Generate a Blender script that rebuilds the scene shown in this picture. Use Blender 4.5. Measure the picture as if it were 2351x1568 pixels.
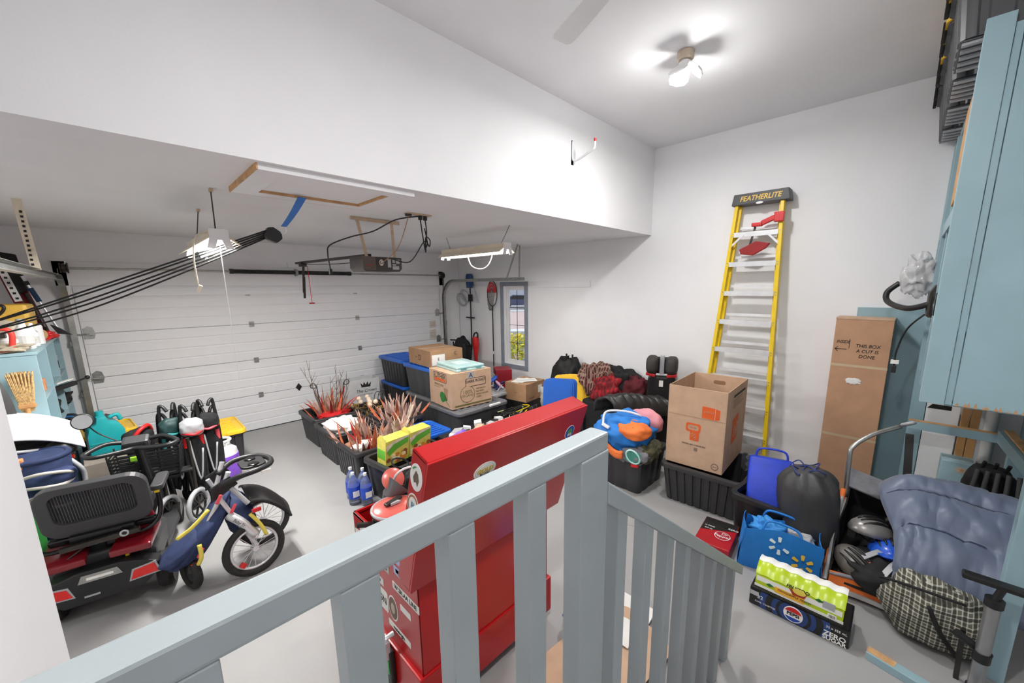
import bpy, bmesh, math, random
from mathutils import Vector, Matrix, Euler, noise
rnd = random.Random(7)
pi = math.pi
for o in list(bpy.data.objects): bpy.data.objects.remove(o)
sc = bpy.context.scene
C = sc.collection
# ------------------------------------------------------------------ camera
cam = bpy.data.cameras.new('camera'); camo = bpy.data.objects.new('camera', cam); C.objects.link(camo)
cam.sensor_width = 36; cam.lens = 896.047 * 36 / 2351
cam.shift_x = -43.267 / 2351; cam.shift_y = 39.523 / 2351
cam.clip_start = .02; cam.clip_end = 200
fw = Vector((.71043475, .6803795, -.17990608)); rt = Vector((.69076787, -.72304582, -.00667042)); up = Vector((.13461875, .11953444, .98366118))
camo.matrix_world = Matrix(((rt.x, up.x, -fw.x, .341342), (rt.y, up.y, -fw.y, -6.927265), (rt.z, up.z, -fw.z, 2.103527), (0, 0, 0, 1)))
sc.camera = camo
# ------------------------------------------------------------------ world, sun, exposure
w = bpy.data.worlds.new('world'); sc.world = w; w.use_nodes = True
bg = w.node_tree.nodes['Background']; bg.inputs['Color'].default_value = (.75, .86, 1, 1); bg.inputs['Strength'].default_value = .8
sun = bpy.data.lights.new('sun', 'SUN'); sun.energy = 1.5; sun.angle = .02
suno = bpy.data.objects.new('sun', sun); suno.rotation_euler = (math.radians(48), 0, math.radians(200)); C.objects.link(suno)
sc.view_settings.view_transform = 'Standard'; sc.view_settings.look = 'None'
sc.view_settings.exposure = 0.5; sc.view_settings.gamma = 1.0; sc.view_settings.use_curve_mapping = False
LAMP_W = 8.0   # bare glow of a lamp
WING_W = 29.0   # its down-facing panels
TUBE_W = 50.0
# ------------------------------------------------------------------ materials
def lin(c): c = c / 255; return c / 12.92 if c <= .04045 else ((c + .055) / 1.055) ** 2.4
def col(rgb): return (lin(rgb[0]), lin(rgb[1]), lin(rgb[2]), 1)
MATS = {}
def mat(name, rgb, rough=.6, metal=0, var=.08, scale=6, bump=0, bscale=60, emit=0, trans=0, alpha=1, coat=0, rgb2=None, sheen=0):
    if name in MATS: return MATS[name]
    m = bpy.data.materials.new(name); m.use_nodes = True; nt = m.node_tree; n = nt.nodes; l = nt.links
    b = n['Principled BSDF']; b.inputs['Roughness'].default_value = rough; b.inputs['Metallic'].default_value = metal
    tc = n.new('ShaderNodeTexCoord'); nz = n.new('ShaderNodeTexNoise'); nz.inputs['Scale'].default_value = scale; nz.inputs['Detail'].default_value = 4
    l.new(tc.outputs['Object'], nz.inputs['Vector'])
    r = n.new('ShaderNodeValToRGB'); c = col(rgb)
    a = tuple(max(0, x * (1 - var * 1.6)) for x in c[:3]) + (1,)
    d = col(rgb2) if rgb2 else tuple(min(1, x * (1 + var)) for x in c[:3]) + (1,)
    r.color_ramp.elements[0].position = .3; r.color_ramp.elements[1].position = .7
    r.color_ramp.elements[0].color = c if rgb2 else a; r.color_ramp.elements[1].color = d
    l.new(nz.outputs['Fac'], r.inputs['Fac']); l.new(r.outputs['Color'], b.inputs['Base Color'])
    if bump:
        n2 = n.new('ShaderNodeTexNoise'); n2.inputs['Scale'].default_value = bscale; n2.inputs['Detail'].default_value = 3
        l.new(tc.outputs['Object'], n2.inputs['Vector'])
        bp = n.new('ShaderNodeBump'); bp.inputs['Strength'].default_value = bump; bp.inputs['Distance'].default_value = .01
        l.new(n2.outputs['Fac'], bp.inputs['Height']); l.new(bp.outputs['Normal'], b.inputs['Normal'])
    if emit: b.inputs['Emission Color'].default_value = c; b.inputs['Emission Strength'].default_value = emit
    if trans: b.inputs['Transmission Weight'].default_value = trans; b.inputs['IOR'].default_value = 1.3
    if alpha < 1: b.inputs['Alpha'].default_value = alpha
    if coat: b.inputs['Coat Weight'].default_value = coat; b.inputs['Coat Roughness'].default_value = .08
    if sheen: b.inputs['Sheen Weight'].default_value = sheen
    MATS[name] = m; return m
def plaid(name, base, c1, c2, sc_=18, A='X', B='Y'):
    m = bpy.data.materials.new(name); m.use_nodes = True; nt = m.node_tree; n = nt.nodes; l = nt.links
    b = n['Principled BSDF']; b.inputs['Roughness'].default_value = .9
    tc = n.new('ShaderNodeTexCoord'); last = None
    rgb = n.new('ShaderNodeRGB'); rgb.outputs[0].default_value = col(base); last = rgb.outputs[0]
    for ax, cc, s, th in ((A, c1, sc_, .86), (B, c1, sc_, .86), (A, c2, sc_ * .5, .8), (B, c2, sc_ * .5, .8)):
        wv = n.new('ShaderNodeTexWave'); wv.wave_type = 'BANDS'; wv.bands_direction = ax; wv.inputs['Scale'].default_value = s; wv.inputs['Distortion'].default_value = .4
        l.new(tc.outputs['Object'], wv.inputs['Vector'])
        mt = n.new('ShaderNodeMath'); mt.operation = 'GREATER_THAN'; mt.inputs[1].default_value = th; l.new(wv.outputs['Fac'], mt.inputs[0])
        ml = n.new('ShaderNodeMath'); ml.operation = 'MULTIPLY'; ml.inputs[1].default_value = .6; l.new(mt.outputs[0], ml.inputs[0])
        mx = n.new('ShaderNodeMix'); mx.data_type = 'RGBA'; l.new(ml.outputs[0], mx.inputs[0]); l.new(last, mx.inputs[6]); mx.inputs[7].default_value = col(cc); last = mx.outputs[2]
    l.new(last, b.inputs['Base Color']); MATS[name] = m; return m
wall_m = mat('wall_paint', (238, 238, 240), .75, var=.015, scale=2, bump=.04, bscale=90)
ceil_m = mat('ceiling_paint', (238, 238, 240), .8, var=.015, scale=2, bump=.05, bscale=120)
floor_m = mat('grey_floor_paint', (158, 157, 156), .5, var=.04, scale=1.6, bump=.05, bscale=30)
door_m = mat('white_steel', (233, 233, 235), .45, var=.01, bump=.05, bscale=140)
white = mat('white_plastic', (236, 236, 236), .4, var=.02)
cream = mat('cream_enamel', (226, 214, 192), .45, var=.05)
teal = mat('teal_paint', (148, 178, 187), .45, var=.05, scale=3, bump=.05, bscale=25)
rail_m = mat('pale_blue_grey_paint', (158, 167, 170), .4, var=.04, scale=4, bump=.06, bscale=30)
rwood = mat('raw_wood', (205, 160, 112), .7, var=.18, scale=14)
tan = mat('tan_board', (188, 140, 88), .6, var=.12, scale=9)
card = mat('cardboard', (201, 168, 140), .8, var=.06, scale=10, bump=.05, bscale=80)
card2 = mat('brown_cardboard', (172, 134, 100), .8, var=.07, scale=9, bump=.05, bscale=80)
carddk = mat('cardboard_edge', (150, 112, 80), .85, var=.1)
steel = mat('galvanised_steel', (176, 176, 172), .35, .85, var=.1, scale=20)
dsteel = mat('dark_steel', (72, 68, 64), .4, .7, var=.15, scale=20)
alu = mat('aluminium', (226, 227, 229), .35, .45, var=.05, scale=12)
black = mat('black_plastic', (30, 30, 31), .42, var=.15, scale=10)
black2 = mat('matt_black', (19, 19, 20), .7, var=.2, scale=12)
gblack = mat('gloss_black', (22, 22, 23), .18, var=.1)
bincol = mat('black_tote_plastic', (49, 49, 51), .42, var=.1, scale=5)
bingrey = mat('charcoal_tote_plastic', (70, 71, 74), .42, var=.08, scale=5)
bluelid = mat('blue_lid_plastic', (28, 98, 196), .38, var=.08, scale=5)
yellowlid = mat('yellow_lid_plastic', (240, 193, 42), .4, var=.06)
grey = mat('grey_plastic', (112, 113, 116), .45, var=.08)
lgrey = mat('light_grey_plastic', (172, 173, 176), .45, var=.05)
red = mat('red_enamel', (186, 16, 20), .26, var=.06, scale=3, coat=.15)
redp = mat('red_plastic', (208, 34, 36), .4, var=.08)
rubber = mat('rubber', (38, 37, 36), .75, var=.15, scale=30, bump=.2, bscale=140)
paper = mat('white_paper', (238, 237, 232), .7, var=.03)
ink = mat('black_ink', (30, 28, 28), .7, var=.02)
orange = mat('orange_print', (226, 96, 36), .7, var=.05)
yel = mat('yellow_fibreglass', (232, 197, 22), .42, var=.06, scale=8)
navy = mat('navy_fabric', (40, 54, 92), .8, var=.15, scale=20, bump=.1, bscale=200)
blue = mat('blue_fabric', (30, 62, 196), .5, var=.1, scale=8, bump=.1, bscale=60)
sky_blue = mat('bright_blue_fabric', (32, 122, 206), .6, var=.08, scale=9)
orangef = mat('orange_fabric', (240, 122, 54), .7, var=.08)
pinkf = mat('pink_fabric', (224, 150, 160), .8, var=.06)
blackf = mat('black_fabric', (27, 27, 29), .85, var=.25, scale=16, bump=.15, bscale=120)
greyf = mat('grey_fabric', (128, 128, 134), .85, var=.12, scale=16)
# ------------------------------------------------------------------ mesh builder
class M:
    def __init__(s): s.v = []; s.f = []; s.x = Matrix.Identity(4)
    def add(s, vs, fs):
        n = len(s.v); s.v += [tuple(s.x @ Vector(v)) for v in vs]; s.f += [tuple(i + n for i in f) for f in fs]; return s
    def box(s, a, b):
        x0, y0, z0 = a; x1, y1, z1 = b
        return s.add([(x0, y0, z0), (x1, y0, z0), (x1, y1, z0), (x0, y1, z0), (x0, y0, z1), (x1, y0, z1), (x1, y1, z1), (x0, y1, z1)],
                     [(0, 3, 2, 1), (4, 5, 6, 7), (0, 1, 5, 4), (1, 2, 6, 5), (2, 3, 7, 6), (3, 0, 4, 7)])
    def cb(s, c, d, e=(0, 0, 0)):
        o = s.x; s.x = o @ Matrix.Translation(c) @ Euler(e).to_matrix().to_4x4(); s.box([-k / 2 for k in d], [k / 2 for k in d]); s.x = o; return s
    def bar(s, p, q, wd, th=None, upv=(0, 0, 1)):
        p = Vector(p); q = Vector(q); d = q - p; L = d.length; d.normalize(); u = Vector(upv)
        if abs(d.dot(u)) > .98: u = Vector((1, 0, 0))
        r = d.cross(u).normalized(); u = r.cross(d); th = th or wd; o = s.x
        s.x = o @ Matrix(((r.x, d.x, u.x, p.x), (r.y, d.y, u.y, p.y), (r.z, d.z, u.z, p.z), (0, 0, 0, 1)))
        s.box((-wd / 2, 0, -th / 2), (wd / 2, L, th / 2)); s.x = o; return s
    def tube(s, pts, r, n=8, closed=False):
        pts = [Vector(p) for p in pts]; k = len(pts); rs = r if isinstance(r, (list, tuple)) else [r] * k
        base = len(s.v); vs = []; nrm = None
        for i, p in enumerate(pts):
            a = pts[(i - 1) % k] if (closed or i > 0) else p; b = pts[(i + 1) % k] if (closed or i < k - 1) else p
            t = (b - a)
            if t.length < 1e-9: t = Vector((0, 0, 1))
            t.normalize()
            if nrm is None: nrm = t.orthogonal().normalized()
            else:
                nrm = nrm - t * nrm.dot(t)
                nrm = nrm.normalized() if nrm.length > 1e-6 else t.orthogonal().normalized()
            bn = t.cross(nrm)
            vs += [p + (nrm * math.cos(2 * pi * j / n) + bn * math.sin(2 * pi * j / n)) * rs[i] for j in range(n)]
        fs = []
        for i in range(k if closed else k - 1):
            for j in range(n):
                a = i * n + j; b = i * n + (j + 1) % n; c = ((i + 1) % k) * n
                fs.append((a, b, c + (j + 1) % n, c + j))
        if not closed: fs.append(tuple(range(n))[::-1]); fs.append(tuple((k - 1) * n + j for j in range(n)))
        return s.add(vs, fs)
    def cyl(s, p, q, r, r2=None, n=16): return s.tube([p, q], [r, r if r2 is None else r2], n)
    def lathe(s, prof, n=20, c=(0, 0, 0), axis=(0, 0, 1)):
        ax = Vector(axis).normalized(); u = ax.orthogonal().normalized(); v = ax.cross(u); c = Vector(c); vs = []; fs = []
        for r, h in prof: vs += [c + ax * h + (u * math.cos(2 * pi * j / n) + v * math.sin(2 * pi * j / n)) * max(r, 1e-4) for j in range(n)]
        for i in range(len(prof) - 1):
            for j in range(n): fs.append((i * n + j, i * n + (j + 1) % n, (i + 1) * n + (j + 1) % n, (i + 1) * n + j))
        fs.append(tuple(range(n))[::-1]); fs.append(tuple((len(prof) - 1) * n + j for j in range(n)))
        return s.add(vs, fs)
    def prism(s, poly, o, u, v, d):
        """poly of (a,b) in plane o+a*u+b*v, extruded by vector d"""
        o, u, v, d = Vector(o), Vector(u), Vector(v), Vector(d); n = len(poly)
        b = [o + u * a + v * c for a, c in poly]
        return s.add(b + [p + d for p in b], [tuple(range(n))[::-1], tuple(range(n, 2 * n))] + [(i, (i + 1) % n, n + (i + 1) % n, n + i) for i in range(n)])
    def ball(s, c, r, n=16, m=10, sq=1.0):
        c = Vector(c); r = r if isinstance(r, (tuple, list)) else (r, r, r); vs = []; fs = []
        pw = lambda t: math.copysign(abs(t) ** sq, t)
        for i in range(m + 1):
            a = -pi / 2 + pi * i / m
            for j in range(n):
                b = 2 * pi * j / n
                vs.append(c + Vector((r[0] * pw(math.cos(a)) * pw(math.cos(b)), r[1] * pw(math.cos(a)) * pw(math.sin(b)), r[2] * pw(math.sin(a)))))
        return s.poles(vs, n, m)
    def poles(s, vs, n, m):
        q = [vs[0]] + vs[n:m * n] + [vs[m * n]]; R = m - 1; fs = []
        for j in range(n):
            fs.append((0, 1 + (j + 1) % n, 1 + j)); b = 1 + (R - 1) * n; fs.append((b + j, b + (j + 1) % n, 1 + R * n))
            for i in range(R - 1): a = 1 + i * n; fs.append((a + j, a + (j + 1) % n, a + n + (j + 1) % n, a + n + j))
        return s.add(q, fs)
    def torus(s, c, R, r, axis=(0, 0, 1), n=28, k=8, sx=1, sy=1):
        ax = Vector(axis).normalized(); u = ax.orthogonal().normalized(); v = ax.cross(u); c = Vector(c)
        return s.tube([c + u * R * sx * math.cos(2 * pi * i / n) + v * R * sy * math.sin(2 * pi * i / n) for i in range(n)], r, k, True)
    def soft(s, c, r, seed=0, amp=.12, fq=2.2, n=36, m=24, sq=.8, flat=None, fold=0, ff=7):
        """lumpy cloth-like body, flattened at the base"""
        c = Vector(c); vs = []; fs = []; pw = lambda t: math.copysign(abs(t) ** sq, t); off = Vector((seed * 3.7, seed * 1.3, seed * 2.1))
        for i in range(m + 1):
            a = -pi / 2 + pi * i / m
            for j in range(n):
                b = 2 * pi * j / n
                d = Vector((pw(math.cos(a)) * pw(math.cos(b)), pw(math.cos(a)) * pw(math.sin(b)), pw(math.sin(a))))
                k = 1 + amp * noise.noise(d * fq + off) * 1.6
                if fold: k += .5 * fold * (abs(noise.noise(Vector((d.x * ff, d.y * ff * .45, d.z * ff * .6)) + off)) - .3)
                p = Vector((d.x * r[0], d.y * r[1], d.z * r[2])) * k
                if flat is not None and p.z < flat: p.z = flat
                vs.append(c + p)
        return s.poles(vs, n, m)
    def sheet(s, fn, nu, nv, th=.004):
        P = [[Vector(fn(i / nu, j / nv)) for j in range(nv + 1)] for i in range(nu + 1)]; N = (nu + 1) * (nv + 1); top = []; bot = []
        for i in range(nu + 1):
            for j in range(nv + 1):
                a = P[min(i + 1, nu)][j] - P[max(i - 1, 0)][j]; b = P[i][min(j + 1, nv)] - P[i][max(j - 1, 0)]
                nn = a.cross(b); nn = nn.normalized() if nn.length > 1e-9 else Vector((0, 0, 1))
                top.append(P[i][j] + nn * th / 2); bot.append(P[i][j] - nn * th / 2)
        fs = []; w_ = nv + 1
        for i in range(nu):
            for j in range(nv):
                a = i * w_ + j; fs.append((a, a + w_, a + w_ + 1, a + 1)); fs.append((N + a, N + a + 1, N + a + w_ + 1, N + a + w_))
        for i in range(nu):
            for j0, r in ((0, 0), (nv, 1)):
                a = i * w_ + j0; q = (a, a + w_, N + a + w_, N + a); fs.append(q if r else q[::-1])
        for j in range(nv):
            for i0, r in ((0, 1), (nu, 0)):
                a = i0 * w_ + j; q = (a, a + 1, N + a + 1, N + a); fs.append(q if r else q[::-1])
        return s.add(top + bot, fs)
    def build(s, name, m, parent=None, smooth=None, bevel=0, seg=2):
        me = bpy.data.meshes.new(name); me.from_pydata(s.v, [], s.f); me.update()
        bm = bmesh.new(); bm.from_mesh(me)
        bmesh.ops.recalc_face_normals(bm, faces=bm.faces)
        if bevel: bmesh.ops.bevel(bm, geom=[e for e in bm.edges if e.is_manifold and e.calc_face_angle(0) > .6], offset=bevel, segments=seg, affect='EDGES', profile=.6)
        bm.to_mesh(me); bm.free()
        if smooth is not None:
            me.polygons.foreach_set('use_smooth', [True] * len(me.polygons))
            if smooth < 3: me.set_sharp_from_angle(angle=smooth)
        me.materials.append(m); o = bpy.data.objects.new(name, me); C.objects.link(o); o.parent = parent
        return o
def tag(o, label, cat, group=None):
    o['label'] = label; o['category'] = cat
    if group: o['group'] = group
    return o
def thing(name, label, cat, loc=(0, 0, 0), rz=0, group=None):
    o = bpy.data.objects.new(name, None); C.objects.link(o); o.location = loc; o.rotation_euler = (0, 0, rz); o.empty_display_size = .1
    return tag(o, label, cat, group)
def struct(o): o['kind'] = 'structure'; return o
def dup(o, parent=None):
    c = o.copy(); C.objects.link(c); c.parent = parent
    for ch in o.children: dup(ch, c)
    return c
def frame(o, u, v):
    o, u, v = Vector(o), Vector(u).normalized(), Vector(v).normalized(); n = u.cross(v)
    return Matrix(((u.x, v.x, n.x, o.x), (u.y, v.y, n.y, o.y), (u.z, v.z, n.z, o.z), (0, 0, 0, 1)))
def text(name, s, size, fr, m, parent, align='CENTER', sx=1.0, shear=0, th=.0006, bold=0, lift=.0012):
    cu = bpy.data.curves.new(name, 'FONT'); cu.body = s; cu.size = size; cu.align_x = align; cu.align_y = 'CENTER'; cu.extrude = th; cu.shear = shear; cu.offset = bold; cu.resolution_u = 3
    t = bpy.data.objects.new(name, cu); me = bpy.data.meshes.new_from_object(t); bpy.data.objects.remove(t)
    me.transform(fr @ Matrix.Diagonal((sx, 1, 1, 1))); me.transform(Matrix.Translation(fr.to_3x3() @ Vector((0, 0, lift))))
    me.materials.clear(); me.materials.append(m); me.name = name
    o = bpy.data.objects.new(name, me); C.objects.link(o); o.parent = parent; return o
def decal(name, poly, fr, m, parent, th=.0012, lift=0):
    k = M(); k.x = fr; k.prism(poly, (0, 0, lift), (1, 0, 0), (0, 1, 0), (0, 0, th)); return k.build(name, m, parent)
def rect(a, b, c, d): return [(a, b), (c, b), (c, d), (a, d)]
def ell(cx, cy, rx, ry, n=24): return [(cx + rx * math.cos(2 * pi * i / n), cy + ry * math.sin(2 * pi * i / n)) for i in range(n)]
def rrect(w_, h, r, n=4):
    out = []
    for cx, cy, a0 in ((w_ / 2 - r, h / 2 - r, 0), (-w_ / 2 + r, h / 2 - r, pi / 2), (-w_ / 2 + r, -h / 2 + r, pi), (w_ / 2 - r, -h / 2 + r, 1.5 * pi)):
        out += [(cx + r * math.cos(a0 + pi / 2 * i / n), cy + r * math.sin(a0 + pi / 2 * i / n)) for i in range(n + 1)]
    return out
def arc(c, r, a0, a1, n, u=(1, 0, 0), v=(0, 0, 1)):
    c, u, v = Vector(c), Vector(u), Vector(v); return [c + u * r * math.cos(a0 + (a1 - a0) * i / n) + v * r * math.sin(a0 + (a1 - a0) * i / n) for i in range(n + 1)]
def spline(pts, k=6):
    pts = [Vector(p) for p in pts]; out = []
    for i in range(len(pts) - 1):
        p0 = pts[max(i - 1, 0)]; p1 = pts[i]; p2 = pts[i + 1]; p3 = pts[min(i + 2, len(pts) - 1)]
        for j in range(k):
            t = j / k; out.append(.5 * ((2 * p1) + (p2 - p0) * t + (2 * p0 - 5 * p1 + 4 * p2 - p3) * t * t + (3 * p1 - p0 - 3 * p2 + p3) * t ** 3))
    return out + [pts[-1]]
# ================================================================== the room
W = 5.396; LX = -.8; BY = -8.4; HY = -4.335; HC = 2.778; HT = 3.845
struct(M().box((LX - .12, BY - .12, -.12), (W + .12, .15, 0)).build('floor', floor_m))
# fine cracks in the floor paint
crk = mat('hairline_crack', (120, 118, 116), .8)
fl = bpy.data.objects['floor']
for pts in ([(1.02, -4.9), (1.0, -5.05), (1.04, -5.2), (1.02, -5.35), (1.05, -5.5)], [(.62, -4.0), (.5, -4.15), (.3, -4.3)], [(3.3, -5.0), (3.2, -5.25), (3.28, -5.5)]):
    k = M()
    for a, b in zip(pts, pts[1:]): k.bar((a[0], a[1], .0004), (b[0], b[1], .0004), .003, .001)
    k.build('crack', crk, fl)
struct(M().box((LX - .12, HY + .12, HC), (W + .12, .15, HC + .12)).build('ceiling_low', ceil_m))
struct(M().box((LX - .12, BY - .12, HT), (W + .12, HY + .12, HT + .12)).build('ceiling', ceil_m))
struct(M().box((LX - .12, HY - .004, HC), (W, HY + .12, HT)).build('wall_header', wall_m))
k = M(); k.box((LX - .12, .03, 0), (.02, .15, HC)); k.box((4.86, .03, 0), (W + .12, .15, HC)); k.box((.02, .03, 2.12), (4.86, .15, HC))
struct(k.build('wall_front', wall_m))
WY0, WY1, WZ0, WZ1 = -1.95, -1.38, .66, 2.13
k = M(); k.box((W, BY - .12, 0), (W + .12, WY0, HT)); k.box((W, WY1, 0), (W + .12, .15, HC)); k.box((W, WY0, 0), (W + .12, WY1, WZ0)); k.box((W, WY0, WZ1), (W + .12, WY1, HC)); k.box((W, WY0, HC), (W + .12, .15, HC + .12))
struct(k.build('wall_right', wall_m))
struct(M().box((LX - .12, BY - .12, 0), (LX, .15, HT)).build('wall_left', wall_m))
struct(M().box((LX - .12, BY - .12, 0), (W + .12, BY, HT)).build('wall_back', wall_m))
struct(M().box((LX, BY, 0), (.135, -5.5, HT)).build('wall_stub', wall_m))
struct(M().box((.135, BY, 0), (1.19, -6.36, .72)).build('floor_landing', floor_m))
# casing boards round the big door
struct(M().box((-.12, .008, 0), (-.02, .032, 2.44)).build('trim_1', wall_m, bevel=.003))
struct(M().box((4.90, .008, 0), (5.0, .032, 2.44)).build('trim_2', wall_m, bevel=.003))
struct(M().box((-.12, .008, 2.155), (5.0, .03, 2.43)).box((2.21, .004, 2.43), (2.39, .03, 2.5)).build('trim_3', wall_m, bevel=.003))
struct(M().box((W - .02, -3.37, 2.10), (W, -2.12, 2.20)).build('trim_4', wall_m, bevel=.003))
# window with its casing
wf = bpy.data.objects.new('window_1', None); C.objects.link(wf); struct(wf); wf.location = (W, -1.66, WZ0)
casem = mat('slate_grey_casing', (140, 148, 158), .5)
k = M(); cw = .075
k.box((-.022, WY0 + 1.66 - cw, -cw), (0, WY0 + 1.66, WZ1 - WZ0 + cw)); k.box((-.022, WY1 + 1.66, -cw), (0, WY1 + 1.66 + cw, WZ1 - WZ0 + cw))
k.box((-.022, WY0 + 1.66, WZ1 - WZ0), (0, WY1 + 1.66, WZ1 - WZ0 + cw)); k.box((-.022, WY0 + 1.66, -cw), (0, WY1 + 1.66, 0)); k.build('casing', casem, wf)
def wframe(a, b, c, d, t, x0, x1, nm):
    k = M(); k.box((x0, a, c), (x1, a + t, d)); k.box((x0, b - t, c), (x1, b, d)); k.box((x0, a + t, c), (x1, b - t, c + t)); k.box((x0, a + t, d - t), (x1, b - t, d)); return k.build(nm, white, wf)
wframe(-.29, .28, 0, 1.47, .035, .03, .11, 'frame'); wframe(-.255, .245, .035, 1.435, .04, .06, .1, 'sash')
M().box((.078, -.215, .075), (.082, .205, 1.395)).build('pane', mat('window_glass', (255, 255, 255), .0, trans=1, var=0), wf)
M().box((.072, -.012, .075), (.078, -.004, 1.395)).build('muntin', black, wf)
for z in (.4, .74, 1.06): M().box((.072, -.215, z), (.078, .205, z + .007)).build('muntin', black, wf)
# garage door
gd = bpy.data.objects.new('door_1', None); C.objects.link(gd); struct(gd)
H4 = 2.134 / 4
for i in range(4):
    z0 = i * H4 + .003; z1 = (i + 1) * H4 - .003
    pr = [(.045, z0), (.004, z0), (0, z0 + .006)]
    for g in (1, 2, 3):
        zg = z0 + (z1 - z0) * g / 4; pr += [(0, zg - .012), (.0045, zg - .004), (.0045, zg + .004), (0, zg + .012)]
    pr += [(0, z1 - .006), (.004, z1), (.045, z1)]
    M().prism(pr, (0, 0, 0), (0, 1, 0), (0, 0, 1), (4.88, 0, 0)).box((0, .022, z1 - .01), (4.88, .034, z1 + .02)).build('door_section', door_m, gd)
M().box((.02, -.03, 2.03), (4.86, -.001, 2.085)).box((.02, -.034, 2.08), (4.86, -.001, 2.088)).build('top_strut', door_m, gd)
M().box((0, -.003, .0), (4.88, .04, .004)).box((0, .0, -.0), (4.88, .03, .012)).build('bottom_seal', rubber, gd)
k = M(); k.cb((0, -.009, 0), (.06, .012, .075)); k.cyl((-.03, -.016, 0), (.03, -.016, 0), .007, n=8); k.cb((0, -.02, .02), (.02, .012, .03)); hinge = k.build('hinge', steel, gd, bevel=.002)
fst = True
for x in (1.648, 3.19):
    for z in (H4, 2 * H4, 3 * H4, 2.05):
        h = hinge if fst else dup(hinge, gd); fst = False; h.location = (x, 0, z)
def roller(x, z, sgn):
    r = M(); r.prism([(-.05, -.06), (.03, -.06), (.045, 0), (.03, .07), (-.01, .09), (-.05, .06)], (x, -.012, z), (1, 0, 0), (0, 0, 1), (0, .01, 0)); r.cb((x, -.025, z), (.06, .03, .03)); r.cyl((x, -.04, z), (x - sgn * .13, -.04, z), .006, n=8); r.cyl((x - sgn * .13, -.04, z), (x - sgn * .105, -.04, z), .022, n=12)
    r.build('roller_bracket', steel, gd)
for z in (H4 * 3, H4 * 2, H4, .08): roller(.06, z, 1); roller(4.82, z, -1)
k = M(); k.prism([(0, -.065), (.045, 0), (0, .065), (-.045, 0)], (2.165, -.002, .55), (1, 0, 0), (0, 0, 1), (0, -.006, 0)); k.cyl((2.165, -.008, .55), (2.165, -.02, .55), .014); k.build('lock_plate', dsteel, gd)
M().box((4.62, -.002, 1.31), (4.77, 0, 1.45)).box((4.62, -.002, 1.08), (4.77, 0, 1.27)).build('label_sheet', mat('faded_label', (214, 206, 196), .7), gd)
for z in (1.345, 1.375, 1.4, 1.12, 1.15, 1.18, 1.21): M().box((4.635, -.0026, z), (4.755, -.0019, z + .008)).build('print_line', mat('grey_print', (150, 145, 140), .7), gd)
# ------------------------------------------------------------------ lamp fixtures on the high ceiling
emis = mat('lit_panel', (255, 252, 246), .4, emit=9, var=0)
def fixture(loc, label, rz):
    t = thing('ceiling_lamp', label, 'lamp', loc, rz)
    M().lathe([(.055, 0), (.062, -.006), (.06, -.05), (.05, -.06)], 24).build('socket_base', mat('beige_porcelain', (196, 180, 160), .4), t, smooth=.6)
    M().lathe([(.03, -.06), (.045, -.075), (.05, -.12), (.035, -.14)], 20).build('hub', white, t, smooth=.6)
    for i in range(3):
        a = 2 * pi * i / 3; k = M(); k.x = Matrix.Rotation(a, 4, 'Z') @ Matrix.Translation((.03, 0, -.1)) @ Matrix.Rotation(.75, 4, 'Y')
        pn = [(0, -.05), (.02, -.068), (.085, -.08), (.115, -.06), (.125, 0), (.115, .06), (.085, .08), (.02, .068), (0, .05)]
        k.prism(pn, (0, 0, 0), (1, 0, 0), (0, 1, 0), (0, 0, .012)); h = k.build('light_wing', white, t)
        q = M(); q.x = k.x; q.prism([(a_ * .9 + .008, b_ * .88) for a_, b_ in pn], (0, 0, -.003), (1, 0, 0), (0, 1, 0), (0, 0, .003)); q.build('diffuser', emis, h)
    q = M().lathe([(.005, -.147), (.03, -.146), (.033, -.138)], 16); q.build('center_lens', emis, t)
    ld = bpy.data.lights.new('lamp_light', 'POINT'); ld.energy = LAMP_W; ld.shadow_soft_size = .07; ld.color = (1, .985, .965)
    lo = bpy.data.objects.new('lamp_light', ld); C.objects.link(lo); lo.parent = t; lo.location = (0, 0, -.28)
    la_ = bpy.data.lights.new('wing_light', 'AREA'); la_.shape = 'DISK'; la_.size = .22; la_.energy = WING_W; la_.color = (1, .985, .965)
    lo = bpy.data.objects.new('wing_light', la_); C.objects.link(lo); lo.parent = t; lo.location = (0, 0, -.2)
fixture((3.551, -5.494, HT), 'three-wing LED ceiling lamp glowing on the high ceiling', .9)
fixture((1.05, -6.5, HT), 'three-wing LED ceiling lamp above the landing, left of the fan', .3)
# ceiling fan, one blade reaches into view
t = thing('ceiling_fan', 'white ceiling fan on the high ceiling, one long blade in view', 'ceiling fan', (2.27, -5.78, HT))
M().lathe([(.06, 0), (.065, -.04), (.03, -.06)], 20).build('canopy', white, t, smooth=.6)
M().cyl((0, 0, -.05), (0, 0, -.14), .014).build('downrod', white, t)
M().lathe([(.03, -.13), (.09, -.15), (.105, -.2), (.1, -.25), (.06, -.28), (.01, -.285)], 28).build('motor', white, t, smooth=.6)
for a in (1.2, 1.2 + 2 * pi / 3, 1.2 + 4 * pi / 3):
    k = M(); k.x = Matrix.Rotation(a, 4, 'Z') @ Matrix.Rotation(.12, 4, 'X')
    k.prism([(.14, -.055), (.5, -.068), (.64, -.066), (.665, -.045), (.665, .05), (.64, .066), (.5, .068), (.14, .055)], (0, 0, -.225), (1, 0, 0), (0, 1, 0), (0, 0, .008)); b = k.build('blade', white, t, bevel=.002)
    q = M(); q.x = k.x; q.box((.08, -.02, -.23), (.2, .02, -.216)); q.build('blade_iron', white, b)
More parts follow.
